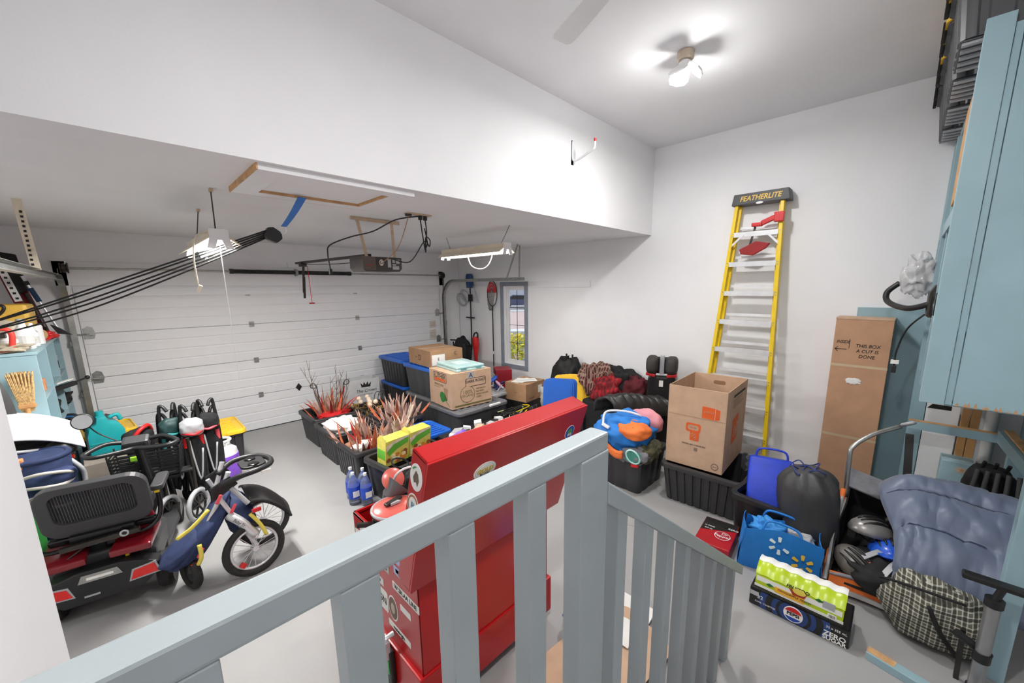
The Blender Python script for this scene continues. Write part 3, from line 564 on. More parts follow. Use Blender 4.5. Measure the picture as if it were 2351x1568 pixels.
# ================================================================== shared box and tote builders
def ring(lx, ly, r, ribs, amp, n=8):
    """outline with square ribs along the long and short sides"""
    P = []; rr = rrect(lx, ly, r, 3)
    for i in range(len(rr)):
        a = Vector(rr[i] + (0,)); b = Vector(rr[(i + 1) % len(rr)] + (0,)); L = (b - a).length; P.append(a)
        if L > .1 and ribs:
            k = max(2, int(round(L / ribs))); nrm = Vector((b.y - a.y, a.x - b.x, 0)).normalized()
            for j in range(k):
                for t_, o in ((j + .12, 0), (j + .2, -1), (j + .42, -1), (j + .5, 0)):
                    P.append(a.lerp(b, t_ / k) + nrm * amp * o)
    return P
def tote(name, label, loc, lx, ly, h, m, rz=0, lid=None, ribs=.075, amp=.008, taper=.88, group=None, inner=True, handles=False):
    t = thing(name, label, 'storage bin', loc, rz, group)
    top = ring(lx, ly, .05, ribs, amp); n = len(top); k = M(); rh = .045
    bot = [Vector((p.x * taper, p.y * taper, 0)) for p in top]; tp = [Vector((p.x * .985, p.y * .985, h - rh)) for p in top]
    it = [Vector((p.x * .955, p.y * .955, h - rh)) for p in top]; ib = [Vector((p.x * (taper - .03), p.y * (taper - .03), .012)) for p in top]
    fs = []
    for i in range(n):
        j = (i + 1) % n; fs += [(i, j, n + j, n + i), (n + i, n + j, 2 * n + j, 2 * n + i), (2 * n + i, 2 * n + j, 3 * n + j, 3 * n + i)]
    fs += [tuple(range(n))[::-1], tuple(range(3 * n, 4 * n))]
    k.add(bot + tp + it + ib, fs); k.build('body', m, t, smooth=.5)
    o = rrect(lx + .03, ly + .03, .06, 4); i_ = rrect(lx - .05, ly - .05, .045, 4); q = M(); n = len(o); vs = []
    for pl, z in ((o, h - rh), (o, h - .006), ([(a * .99, b * .99) for a, b in o], h), (i_, h), (i_, h - rh)): vs += [(a, b, z) for a, b in pl]
    fs = []
    for a in range(5):
        for j in range(n): b = (a + 1) % 5; fs.append((a * n + j, a * n + (j + 1) % n, b * n + (j + 1) % n, b * n + j))
    q.add(vs, fs); q.build('rim', m, t, smooth=.6)
    if handles:
        for s in (-1, 1): M().box((-.09, s * (ly / 2 + .016) - .006, h - .038), (.09, s * (ly / 2 + .016) + .006, h - .012)).build('handle_slot', black2, t)
    if lid: tote_lid(t, lx, ly, h, lid)
    return t
def tote_lid(t, lx, ly, h, m, name='lid'):
    k = M(); a = rrect(lx + .05, ly + .05, .06, 4); n = len(a); P = []
    for s, z in ((1, h - .028), (1, h + .004), (.985, h + .014), (.93, h + .016), (.9, h + .006)): P += [(x * s, y * s, z) for x, y in a]
    fs = [(r * n + j, r * n + (j + 1) % n, (r + 1) * n + (j + 1) % n, (r + 1) * n + j) for r in range(4) for j in range(n)] + [tuple(range(4 * n, 5 * n)), tuple(range(n))[::-1]]
    k.add(P, fs)
    L, S = (lx, ly) if lx > ly else (ly, lx); c = 7
    for i in range(c):
        p = -L * .38 + L * .76 * i / (c - 1)
        if lx > ly: k.box((p - .018, -S * .38, h + .004), (p + .018, S * .38, h + .016))
        else: k.box((-S * .38, p - .018, h + .004), (S * .38, p + .018, h + .016))
    k.cb((0, ly / 2 + .02, h), (.1, .03, .03)); k.cb((0, -ly / 2 - .02, h), (.1, .03, .03))
    return k.build(name, m, t, smooth=.5)
def cbox(name, label, loc, d, m, rz=0, cat='cardboard box', flaps=None, openm=False, wall=.006, group=None, tape=None):
    """cardboard box; flaps: 'shut' draws the seam and tape, openm leaves the top open"""
    t = thing(name, label, cat, loc, rz, group); x, y, z = d[0] / 2, d[1] / 2, d[2]
    if openm:
        k = M(); k.box((-x, -y, 0), (x, y, .006)); k.box((-x, -y, .006), (x, -y + wall, z)); k.box((-x, y - wall, .006), (x, y, z)); k.box((-x, -y + wall, .006), (-x + wall, y - wall, z)); k.box((x - wall, -y + wall, .006), (x, y - wall, z)); k.build('carton', m, t, bevel=.0015, seg=1)
    else:
        M().box((-x, -y, 0), (x, y, z - .006)).build('carton', m, t, bevel=.003)
        M().box((-x, -y, z - .006), (x, -.002, z)).build('flap', m, t, bevel=.0015, seg=1); M().box((-x, .002, z - .006), (x, y, z)).build('flap', m, t, bevel=.0015, seg=1)
        if tape: M().box((-x, -.025, z - .0005), (x, .025, z + .001)).build('tape', tape, t)
    return t
tape_m = mat('clear_tape', (204, 182, 150), .25, var=.04)
# ================================================================== step ladder against the right wall
t = thing('step_ladder', 'yellow fibreglass step ladder folded and leaning on the white wall', 'ladder', (5.12, -5.64, 0))
zt_ = 3.02; xl = lambda z: -.10 + .255 * z / zt_
yl = lambda z: .375 - .165 * z / zt_ + 0; yr_ = lambda z: -.36 + .135 * z / zt_
for f in (yl, yr_):
    M().bar((xl(0), f(0), 0), (xl(zt_), f(zt_), zt_), .035, .085, (1, 0, 0)).build('front_rail', yel, t, bevel=.004)
    s_ = -1 if f is yl else 1
    M().bar((xl(0) + .065, f(0) + s_ * .028, .05), (xl(zt_) + .035, f(zt_) + s_ * .024, zt_ - .05), .028, .04, (1, 0, 0)).build('rear_rail', yel, t, bevel=.003)
for i in range(9):
    z = .15 + i * .32; x = xl(z)
    s_ = M(); s_.box((x - .045, yr_(z) + .017, z - .03), (x + .04, yl(z) - .017, z - .024)); s_.box((x - .047, yr_(z) + .017, z - .075), (x - .043, yl(z) - .017, z - .024)); s_.box((x + .036, yr_(z) + .017, z - .06), (x + .04, yl(z) - .017, z - .024))
    o = s_.build('step', alu, t); k = M()
    for f in (yl, yr_): k.cyl((x - .05, f(z), z - .035), (x - .046, f(z), z - .035), .006, n=8); k.cyl((x - .05, f(z), z - .065), (x - .046, f(z), z - .065), .006, n=8)
    k.build('rivets', steel, o)
    M().bar((x + .07, yr_(z) + .05, z + .03), (x + .07, yl(z) - .05, z + .03), .02, .03).build('rear_brace', alu, t)
z = .15 + 8 * .32
for f, s_ in ((yl, -1), (yr_, 1)): M().bar((xl(z) - .05, f(z), z - .17), (xl(z) - .05, f(z) + s_ * .12, z - .05), .02, .004, (1, 0, 0)).build('gusset', alu, t)
M().prism([(-.29, 0), (.27, 0), (.25, .115), (-.27, .115)], (xl(3.0) - .07, -.01, 2.975), (0, 1, 0), (0, 0, 1), (.16, 0, 0)).build('top_cap', mat('grey_ladder_cap', (74, 74, 76), .5), t, bevel=.008)
fr_ = frame((xl(3.0) - .0708, -.02, 3.032), (0, -1, 0), (0, 0, 1)); goldt = mat('gold_lettering', (226, 190, 90), .5)
text('lettering', 'FEATHERLITE', .072, fr_, goldt, t, sx=.92, shear=.25, bold=.0015)
decal('badge', ell(0, -.055, .035, .012), fr_, paper, t)
t = thing('bar_clamp', 'red clamp hooked through the top steps of the yellow ladder', 'clamp', (5.2, -5.72, 2.55))
k = M(); k.cb((0, -.14, .26), (.05, .09, .1)); k.bar((0.0, -.1, .26), (.0, .02, .21), .04, .05); k.cb((-.01, .06, .2), (.05, .1, .04)); k.build('upper_jaw', redp, t, bevel=.008)
M().prism([(-.08, 0), (.06, .03), (.22, -.05), (.2, -.1), (.08, -.12), (-.04, -.05)], (-.01, 0, .0), (0, 1, 0), (0, 0, 1), (.04, 0, 0)).build('lower_jaw', mat('dark_red_plastic', (150, 20, 24)), t, bevel=.008)
M().bar((.01, .08, .18), (.01, .12, -.02), .02, .012).build('bar', dsteel, t)
# ================================================================== tall taped carton
t = cbox('tall_carton', 'tall narrow taped cardboard box with handwriting beside the teal closet', (5.23, -6.66, 0), (.26, .415, 1.80), mat('tan_cardboard', (192, 150, 118), .8, var=.05, scale=8, bump=.05, bscale=80), 0)
for z in (1.345, .64): M().box((-.1312, -.2085, z - .012), (-.1305, .2085, z + .012)).build('tape', tape_m, t)
M().box((-.133, -.21, 1.785), (.132, .21, 1.803)).build('top_flap', card, t, bevel=.002)
fr_ = lambda y, z: frame((-.1306, y, z), (0, -1, 0), (0, 0, 1))
for s_, y, z in (('THIS BOX', -.05, 1.54), ('A CUT IS', -.05, 1.49), ('DONE', -.05, 1.44)): text('handwriting', s_, .045, fr_(y, z), ink, t, shear=.15, sx=.9)
text('handwriting', 'INSIDE', .04, fr_(.135, 1.57), ink, t, shear=.3, sx=.85); decal('arrow', [(-.05, -.003), (.035, -.003), (.035, .003), (-.05, .003), (-.03, .02), (-.036, .023), (-.06, 0), (-.036, -.023), (-.03, -.02)], fr_(.135, 1.50), ink, t); decal('pen_line', rect(-.002, -.05, .002, .04), fr_(.085, 1.56), ink, t)
M().soft((-.134, .02, 1.2), (.004, .05, .025), 3, .4, 4).build('torn_tape', paper, t)
# ================================================================== teal storage closet at the right
t = thing('storage_closet', 'tall teal plywood storage closet filling the right corner', 'closet', (3.37, -7.04, 0))
def part(nm, a, b, m=teal, bv=.003, par=None): return M().box(a, b).build(nm, m, par or t, bevel=bv)
part('front_stile', (-.02, -.095, 1.463), (.0, 0, 3.335)); part('front_panel', (-.004, -.125, 1.463), (.014, -.098, 3.29)); part('front_panel', (-.008, -1.34, 1.463), (.012, -.128, 3.29))
part('edge_strip', (.0, -.012, 1.463), (.05, 0, 3.3), teal)
rr = random.Random(3)
for i in range(26):
    y = -.14 - i * .022 - rr.random() * .015; h = .008 + rr.random() * .022; s_ = M(); s_.prism([(-.008, 0), (.008, 0), (rr.uniform(-.004, .004), h)], (-.0092, y, 1.463), (0, 1, 0), (0, 0, 1), (.006, 0, 0)); s_.build('splinter', rwood, t)
part('rear_post', (1.93, -.1, 0), (2.02, -.02, 3.29)); part('middle_post', (1.1, -.1, 1.35), (1.17, -.03, 3.29)); part('top_beam', (.02, -.09, 3.2), (2.02, -.03, 3.29)); part('roof_board', (0, -1.34, 3.27), (2.02, -.095, 3.29))
part('shelf', (.03, -.5, 2.56), (1.93, -.03, 2.6)); part('shelf_cleat', (.03, -.045, 2.47), (1.93, -.02, 2.56)); part('shelf', (.03, -.6, 1.82), (1.93, -.03, 1.86)); part('shelf', (.03, -1.3, 1.45), (1.93, -.1, 1.48))
part('wall_panel', (1.994, -.22, 0), (2.022, .46, 1.89)); part('back_panel', (1.93, -1.34, 1.3), (1.96, -.1, 3.27)); part('raw_board', (.55, -.055, 2.62), (.95, -.02, 3.2), rwood); part('side_brace', (1.5, -.05, 1.4), (1.56, -.015, 3.2))
part('low_post', (1.9, -.12, 0), (1.965, -.04, 1.3)); part('cross_beam', (1.6, -.6, .87), (1.65, -.02, .94)); part('beam_top', (1.6, -.6, .941), (1.65, -.02, .946), rwood, 0)
M().bar((1.62, -.55, .93), (.7, -.75, .72), .06, .09).build('slanted_brace', teal, t, bevel=.003); M().bar((1.6, -.575, .985), (.7, -.775, .775), .05, .012).build('brace_edge', rwood, t)
part('inner_wall', (1.2, -.72, 0), (1.97, -.69, 1.44)); part('front_post', (-.05, -.50, 0), (.02, -.42, 1.463)); part('inner_board', (1.62, -.69, 0), (1.68, -.6, .88))
# boards stored behind the beam
rr = random.Random(5)
def leaner(name, label, cat, y0, y1, z1, x, m, th=.02):
    o = M(); o.prism([(0, 0), (.0, z1)], (0, 0, 0), (1, 0, 0), (0, 0, 1), (0, 1, 0)) if 0 else o.box((x, y0, 0), (x + th, y1, z1)); b = o.build(name, m, None, bevel=.003); tag(b, label, cat); return b
leaner('white_board', 'large white sheet of board leaning in the closet behind the beam', 'board', -7.375, -7.165, 1.12, 5.27, white, .02)
M_ = bpy.data.objects['white_board']; decal('black_mark', [(-.08, -.02), (.07, -.02), (.07, .02), (-.05, .02)], frame((5.269, -7.25, 1.03), (0, -1, 0), (0, 0, 1)), black2, M_)
leaner('wood_plank', 'orange-brown plank in the closet, next to the white panel', 'plank', -7.43, -7.38, 1.15, 5.2, tan, .03); leaner('wood_plank', 'orange-brown plank in the closet, next to the pale tube', 'plank', -7.488, -7.435, 1.15, 5.2, tan, .03)
tag(M().cyl((5.2, -7.55, 0), (5.2, -7.55, 1.15), .04, n=18).build('pale_tube', mat('pale_grey_pipe', (196, 196, 194), .4), None, smooth=.6), 'pale grey pipe standing in the closet beside the planks', 'pipe')
b = M().box((5.0, -7.49, 0), (5.2, -7.30, .64)).build('painted_board', mat('pale_teal_paint', (168, 200, 208), .5), None, bevel=.004); tag(b, 'pale teal painted board with a star picture under the closet beam', 'board')
decal('star_picture', ell(0, 0, .04, .025), frame((4.999, -7.42, .58), (0, -1, 0), (0, 0, 1)), mat('pale_print3', (206, 190, 170)), b); decal('star_print', [(0, .02), (.006, .006), (.02, .005), (.008, -.004), (.012, -.018), (0, -.009), (-.012, -.018), (-.008, -.004), (-.02, .005), (-.006, .006)], frame((4.999, -7.42, .58), (0, -1, 0), (0, 0, 1)), rwood, b, lift=.001)
# vacuum on the closet shelf
t = thing('shop_vacuum', 'black vacuum with curved hose and plastic bag on the closet shelf', 'vacuum', (4.55, -7.13, 1.86))
M().lathe([(.08, 0), (.1, .02), (.1, .18), (.07, .24), (.03, .26)], 20).build('body', gblack, t, smooth=.6)
M().tube(spline([(-.02, .08, .1), (.1, .2, .06), (.32, .32, .1), (.4, .34, .18), (.42, .27, .26)], 8), .022, 12).build('hose', black, t, smooth=2)
M().soft((.38, .16, .32), (.06, .1, .15), 8, .35, 3.5, fold=.3).build('plastic_bag', mat('clear_plastic', (236, 236, 238), .12, alpha=.55, var=.05), t, smooth=3)
M().cyl((.38, .13, .2), (.4, .17, .44), .03).build('hose_nozzle', gblack, t)
M().tube(spline([(0, .1, .02), (.05, .18, -.1), (.08, .22, -.28), (.08, .22, -.4)], 6), .007, 6).build('cord', black, t, smooth=2); k = M(); k.cb((.08, .22, -.43), (.03, .03, .06)); k.build('plug', black, t, bevel=.005); M().cb((.08, .22, -.37), (.03, .05, .03)).build('cord_tag', paper, t)
# totes lined up on the closet roof
for i in range(4):
    lb = ['yellow lid, nearest the camera', 'yellow lid, second from the camera', 'yellow lid, third from the camera', 'black lid, against the wall'][i]
    o = tote('storage_tote', 'black tote on the closet roof, ' + lb, (3.60 + i * .515, -7.28, 3.29), .47, .72, .34, bingrey, 0, yellowlid if i < 3 else black, ribs=.12, amp=.006, taper=.9, group='totes on the closet roof')
    M().box((-.2, .152, -.01), (.2, .32, -.001)).build('base_plate', bingrey, o, bevel=.003)
    for q in range(5): M().box((-.19 + q * .08, .16, -.022), (-.16 + q * .08, .31, -.009)).build('base_rib', lgrey, o, bevel=.002)
    for s_ in (-1, 1): M().cb((s_ * .1, .385, .31), (.06, .02, .1)).build('latch', black2, o, bevel=.005)
# ================================================================== totes and bags along the right wall
tote('storage_tote', 'ribbed black tote on the floor under the big moving box', (4.24, -5.70, 0), .72, .74, .39, bincol, .04, ribs=.085, amp=.012)
t = cbox('moving_box', 'large open cardboard moving box with orange print, standing on a black tote', (4.30, -5.60, .392), (.72, .53, .78), card, .05, openm=True)
F = lambda y, z: frame((-.3605, y, z), (0, -1, 0), (0, 0, 1)); G = lambda x, z: frame((x, -.2655, z), (1, 0, 0), (0, 0, 1))
decal('crease', rect(-.262, -.001, .262, .001), F(0, .5), carddk, t)
d = decal('orange_picture', [(-.08, -.055), (.03, -.06), (.075, -.05), (.075, .04), (.035, .05), (-.08, .055)], F(-.135, .565), orange, t); decal('picture_edge', rect(-.001, -.055, .001, .05), F(-.17, .565), paper, d, lift=.001); text('print', 'STORAGE', .02, F(-.115, .57), card, d, lift=.003)
o = M(); o.x = F(.015, .395); P_ = rrect(.135, .085, .02); Q_ = rrect(.1, .05, .02); n = len(P_)
o.add([(a, b, 0) for a, b in P_] + [(a, b, 0) for a, b in Q_] + [(a, b, .0012) for a, b in P_] + [(a, b, .0012) for a, b in Q_], sum([[(i, (i + 1) % n, n + (i + 1) % n, n + i), (2 * n + i, 2 * n + (i + 1) % n, 3 * n + (i + 1) % n, 3 * n + i), (i, (i + 1) % n, 2 * n + (i + 1) % n, 2 * n + i), (n + i, n + (i + 1) % n, 3 * n + (i + 1) % n, 3 * n + i)] for i in range(n)], [])); o.build('hand_hole_print', orange, t); text('print', 'BOXES', .018, F(.015, .395), orange, t)
lg = decal('logo', rect(-.042, -.042, .042, .042), F(.0, .31), orange, t)
for q in range(4): text('print', 'THE HOME DEPOT'[q * 4:q * 4 + 4], .018, frame((-.3606, .02 - .012 * q, .335 - .016 * q), (0, -.8, .6), (0, .6, .8)), card, lg, lift=.002)
text('print', 'MOVING AND STORAGE BOX', .018, F(0, .225), ink, t, sx=.9); decal('small_mark', rect(-.016, -.016, .016, .016), F(-.02, .185), mat('grey_ink', (130, 112, 100)), t); decal('round_mark', ell(0, 0, .034, .034), F(-.2, .06), mat('grey_ink', (130, 112, 100)), t); decal('round_mark', ell(0, 0, .024, .024), F(-.2, .06), card, t, lift=.001); text('print', '65 lb', .016, F(-.2, .06), ink, t, lift=.003)
d = decal('logo', [(-.10, -.14), (.10, -.11), (.10, .14), (-.10, .11)], G(-.03, .36), orange, t)
for q, s_ in enumerate(('THE', 'HOME', 'DEPOT')): text('print', s_, .06, frame((-.07 + .06 * q, -.266, .34 + .01 * q), (.45, 0, .89), (-.89, 0, .45)), card, d, lift=.003)
decal('print_bar', rect(-.2, -.012, .22, .012), G(.05, .70), ink, t)
for q in range(5): decal('print_line', rect(-.2, -.003, .15 - .05 * (q % 3), .003), G(.05, .665 - .018 * q), mat('grey_ink', (130, 112, 100)), t)
decal('hand_hole', rrect(.12, .04, .018), frame((.3535, 0, .70), (0, -1, 0), (0, 0, 1)), carddk, t)
# hexagon patterned lid leaning by the ladder foot
t = thing('tote_lid', 'grey hexagon-patterned tote lid leaning below the ladder', 'lid', (4.70, -6.07, .0), .2)
k = M(); k.x = Matrix.Rotation(-.35, 4, 'Y'); k.prism(rrect(.42, .46, .04), (0, 0, .24), (0, 1, 0), (0, 0, 1), (.02, 0, 0)); k.build('slab', grey, t, bevel=.004)
for i in range(4):
    for j in range(4):
        q = M(); q.x = k.x; q.prism([(.045 * math.cos(pi / 3 * a), .045 * math.sin(pi / 3 * a)) for a in range(6)], (-.006, -.14 + .09 * i, .1 + .095 * j + (.045 if i % 2 else 0)), (0, 1, 0), (0, 0, 1), (.008, 0, 0)); q.build('hexagon', lgrey, t)
tote('storage_tote', 'black tote with slotted rim holding the bright blue bag', (4.02, -6.29, 0), .70, .42, .40, black, -.12, ribs=.14, amp=.006, handles=True)
t = thing('cooler_bag', 'royal blue soft bag with handles, sitting in a black tote', 'bag', (4.03, -6.25, .26), .25)
M().prism([(-.2, 0), (.15, 0), (.14, .26), (.09, .36), (.04, .37), (-.1, .22)], (0, -.17, 0), (1, 0, 0), (0, 0, 1), (0, .34, 0)).build('body', blue, t, smooth=.8, bevel=.03, seg=3)
M().tube(spline([(.06, .12, .35), (.08, .09, .43), (.08, -.09, .43), (.06, -.12, .35)], 6), .009, 8).build('handle', blue, t, smooth=2)
M().tube([(-.2, -.15, .02), (-.105, -.15, .22), (.04, -.15, .37)], .005, 6).build('piping', mat('pale_blue_piping', (120, 150, 230)), t)
t = thing('sleeping_bag_sack', 'charcoal drawstring stuff sack with blue cords leaning over the tote', 'sack', (3.80, -6.60, .02), .3)
k = M(); P_ = [(.05, 0), (.13, .02), (.17, .1), (.185, .3), (.18, .5), (.14, .6), (.09, .64)]; k.x = Matrix.Translation((0, 0, .08)) @ Matrix.Rotation(-.12, 4, 'X'); n = 40; vs = []; m_ = len(P_) * 4
pp = spline([(a, b, 0) for a, b in P_], 4)
for q in pp:
    for j in range(n):
        a = 2 * pi * j / n; r = q.x * (1 + .05 * math.sin(a * 9 + q.y * 3) * (1.6 if q.y > .5 or q.y < .1 else .5) + .08 * noise.noise(Vector((math.cos(a) * 1.5, math.sin(a) * 1.5, q.y * 5)))); vs.append((r * math.cos(a), r * math.sin(a) * 1.05, q.y))
L_ = len(pp); k.add(vs, [(i * n + j, i * n + (j + 1) % n, (i + 1) * n + (j + 1) % n, (i + 1) * n + j) for i in range(L_ - 1) for j in range(n)] + [tuple(range(n))[::-1], tuple((L_ - 1) * n + j for j in range(n))])
k.build('sack', mat('charcoal_nylon', (60, 60, 61), .5, var=.15, scale=5, bump=.2, bscale=30), t, smooth=3)
for i in range(4): q = M(); q.x = k.x; q.tube(spline([(.05 * math.cos(i * 1.6), .05 * math.sin(i * 1.6), .635), (.1 * math.cos(i * 1.6 + .4), .1 * math.sin(i * 1.6 + .4), .67), (.12 * math.cos(i * 1.6 + 1), .12 * math.sin(i * 1.6 + 1), .63), (.04, 0, .65)], 5), .005, 6); q.build('drawcord', mat('dark_blue_cord', (36, 52, 120)), t, smooth=2)
# blue shopping bag
t = thing('shopping_bag', 'bright blue shopping bag with yellow and white spark print', 'bag', (3.53, -6.45, 0), .22)
k = M(); th_ = .004
for a, b in (((-.11, -.25), (.11, -.25)), ((.11, -.25), (.11, .25)), ((.11, .25), (-.11, .25)), ((-.11, .25), (-.11, -.25))):
    A, B = Vector(a + (0,)), Vector(b + (0,)); k.sheet(lambda u, v, A=A, B=B: A.lerp(B, u) * (1 - .1 * (v - .5)) + Vector((0, 0, .33 * v + .02 * v * math.sin(5 * u + A.x * 9) + .0)) + Vector((.012 * math.sin(7 * u + 4 * v), .012 * math.sin(5 * u * v), 0)), 10, 6, th_)
k.box((-.11, -.24, .0), (.11, .24, .01)); bb = k.build('body', sky_blue, t, smooth=1)
sp = lambda a, y, z: [(r * math.cos(a) - w_ * math.sin(a) + y, r * math.sin(a) + w_ * math.cos(a) + z) for r, w_ in ((.03, -.008), (.065, -.012), (.07, 0), (.065, .012), (.03, .008))]
fw_ = frame((-.126, -.05, .21), (0, -1, .0), (.05, 0, 1)); ysp = mat('spark_yellow', (246, 196, 60)); wsp = mat('spark_white', (226, 240, 246))
for i in range(6): decal('spark', sp(pi / 2 + i * pi / 3, .085, -.05), fw_, ysp, bb, .002)
for i in range(5): decal('spark', sp(pi / 2 + i * pi / 3, -.06, .04), fw_, wsp, bb, .002)
M().soft((0, .08, .26), (.09, .12, .1), 12, .3, 3, fold=.3).build('folded_bags', mat('light_blue_bag', (50, 140, 214)), t, smooth=3); M().soft((0, -.08, .24), (.08, .12, .08), 13, .3, 3, fold=.3).build('plastic_wrap', lgrey, t, smooth=3)
for x in (-.1, .1): M().tube(spline([(x, .12, .33), (x * .8, .08, .40), (x * .8, -.08, .38), (x, -.12, .33)], 5), .009, 6).build('strap', sky_blue, t, smooth=2)
t = thing('soda_carton', 'black and red soda twelve-pack carton on the floor by the blue bag', 'drink carton', (3.46, -6.03, 0), .1)
M().box((-.2, -.13, 0), (.2, .13, .128)).build('carton', mat('dark_red_card', (170, 22, 36), .35), t, bevel=.01)
TZ = lambda x, y: frame((x, y, .128), (0, -1, 0), (1, 0, 0)); d = decal('black_panel', [(-.125, -.02), (.125, .09), (.125, .19), (-.125, .19)], TZ(0, 0), black, t)
o = decal('roundel', ell(0, 0, .062, .062), TZ(-.03, -.045), mat('crimson_print', (160, 16, 40)), t, .003); o2 = decal('roundel_ring', ell(0, 0, .058, .058), TZ(-.03, -.045), paper, o, .0035); decal('roundel_fill', ell(0, 0, .054, .054), TZ(-.03, -.045), mat('crimson_print', (160, 16, 40)), o, .004)
text('lettering', 'Dr', .04, TZ(-.005, -.055), paper, o, shear=.2, lift=.005); text('lettering', 'Pepper', .042, TZ(-.04, -.045), paper, o, shear=.2, lift=.005); text('lettering', 'ZERO', .03, TZ(.1, -.1), paper, t, lift=.003); text('lettering', '12 CANS', .02, TZ(.06, .07), paper, t, lift=.003); text('lettering', '355 mL', .02, TZ(.02, .07), paper, t, lift=.003)
# pepsi case and fruit snack pack
t = thing('soda_case', 'long black cola case with round red white blue logo on the floor', 'drink carton', (3.14, -6.655, 0), .01)
M().box((-.125, -.265, 0), (.135, .265, .128)).build('carton', gblack, t, bevel=.012)
FP = lambda y, z: frame((-.1262, y, z), (0, -1, 0), (0, 0, 1)); dblue = mat('deep_blue_print', (30, 60, 120), .4)
for r, m_ in ((.19, dblue), (.155, gblack), (.12, dblue), (.095, gblack), (.078, dblue)):
    pl = [(max(-.2, min(.2, a)), max(-.056, min(.056, b))) for a, b in ell(0, 0, r, r * .95, 40)]; decal('ripple_print', pl, FP(.015, .064), m_, t, .0006 + .0004 * (.2 - r) * 20)
d = decal('logo_disc', ell(0, 0, .052, .052), FP(.015, .066), paper, t, .006); decal('logo_top', [p for p in ell(0, 0, .047, .047, 40) if p[1] > .012], FP(.015, .066), redp, d, .0065); decal('logo_bottom', [p for p in ell(0, 0, .047, .047, 40) if p[1] < -.015], FP(.015, .066), royal, d, .0065); text('lettering', 'PEPSI', .03, FP(.015, .0655), ink, d, bold=.001, lift=.007)
text('lettering', 'ZERO', .042, FP(-.195, .048), paper, t, bold=.001, lift=.002); text('lettering', 'SUGAR', .036, FP(-.195, .018), paper, t, bold=.001, lift=.002); text('lettering', '32 x 355 mL', .02, FP(-.2, .092), paper, t, lift=.002); text('lettering', '32', .035, FP(.2, .075), paper, t, lift=.002); decal('barcode', rect(-.025, -.015, .025, .015), FP(.235, .09), lgrey, t); text('lettering', 'CANS / CANETTES', .014, FP(.17, .04), paper, t, lift=.002)
decal('can_end', ell(0, 0, .045, .05), frame((0, -.2655, .064), (1, 0, 0), (0, 0, 1)), lgrey, t, .002)
t = thing('fruit_snack_pack', 'lime green and white wrapped pack of fruit pouches on the cola case', 'food pack', (3.14, -6.645, .128), .0)
lime = mat('lime_film', (182, 206, 30), .3, var=.08, scale=9)
def lf(u, v):
    a = u; z = .155 + .005 * math.sin(v * 38) ; return (-.1 + .2 * u, -.235 + .47 * v, z * (math.sin(pi * (.12 + .76 * u)) ** .5))
k = M(); k.sheet(lf, 8, 30, .006); k.prism([(-.098, 0), (.098, 0), (.098, .09), (.06, .13), (-.06, .13), (-.098, .09)], (0, -.232, 0), (1, 0, 0), (0, 0, 1), (0, .464, 0)); k.build('wrap', lime, t, smooth=1); M().sheet(lambda u, v: Vector(lf(.34 + .4 * u, v)) + Vector((0, 0, .003)), 5, 30, .004).build('white_top_film', paper, t, smooth=1)
FF = lambda y, z: frame((-.0995, y, z), (0, -1, 0), (0, 0, 1))
decal('white_band', rect(-.225, -.022, .225, .012), FF(0, .068), paper, t); decal('base_strip', rect(-.235, -.012, .235, .006), FF(0, .014), paper, t); o = decal('bowl', [(-.045, .012), (.05, .012), (.04, -.018), (-.02, -.025)], FF(.0, .075), mat('bowl_red', (176, 52, 30)), t, .003); decal('apple', ell(.01, .012, .035, .02), FF(0, .075), mat('apple_yellow', (240, 220, 90)), o, .004); text('lettering', 'FRUIZOO', .028, FF(0, .102), ink, t, shear=.2, lift=.003, bold=.0008); decal('fruit_patch', rect(-.1, -.02, .06, .018), FF(.02, .036), mat('mango_print', (240, 178, 50)), t, .0025)
for y, s_ in ((.07, 'MANGO'), (.015, 'APPLE'), (-.045, 'PEACH')): text('lettering', s_, .018, FF(y, .04), ink, t, shear=.2, lift=.003)
decal('leaf', [(-.02, 0), (0, .012), (.025, .002), (.0, -.012)], FF(.15, .045), mat('leaf_green', (30, 110, 50)), t, .003); decal('leaf', [(-.02, 0), (0, .012), (.025, .002), (.0, -.012)], FF(-.11, .09), mat('leaf_green', (30, 110, 50)), t, .003); decal('info_panel', rect(-.03, -.025, .03, .02), FF(-.16, .085), lgrey, t, .003); decal('barcode', rect(-.022, -.014, .022, .014), FF(-.18, .022), paper, t, .003); text('lettering', 'IIIII', .024, FF(-.18, .022), ink, t, lift=.004)
b = M().box((0, -.03, 0), (.62, .03, .045)); b.x = Matrix.Identity(4); o = b.build('floor_plank', teal, None, bevel=.003); o.location = (3.05, -7.0, 0); o.rotation_euler = (0, 0, math.radians(-103)); tag(o, 'short teal painted plank with raw end lying on the floor', 'plank'); M().box((-.0006, -.029, .001), (0, .029, .044)).build('raw_end', rwood, o); M().box((0, -.02, .0452), (.12, .03, .046)).build('worn_patch', rwood, o)
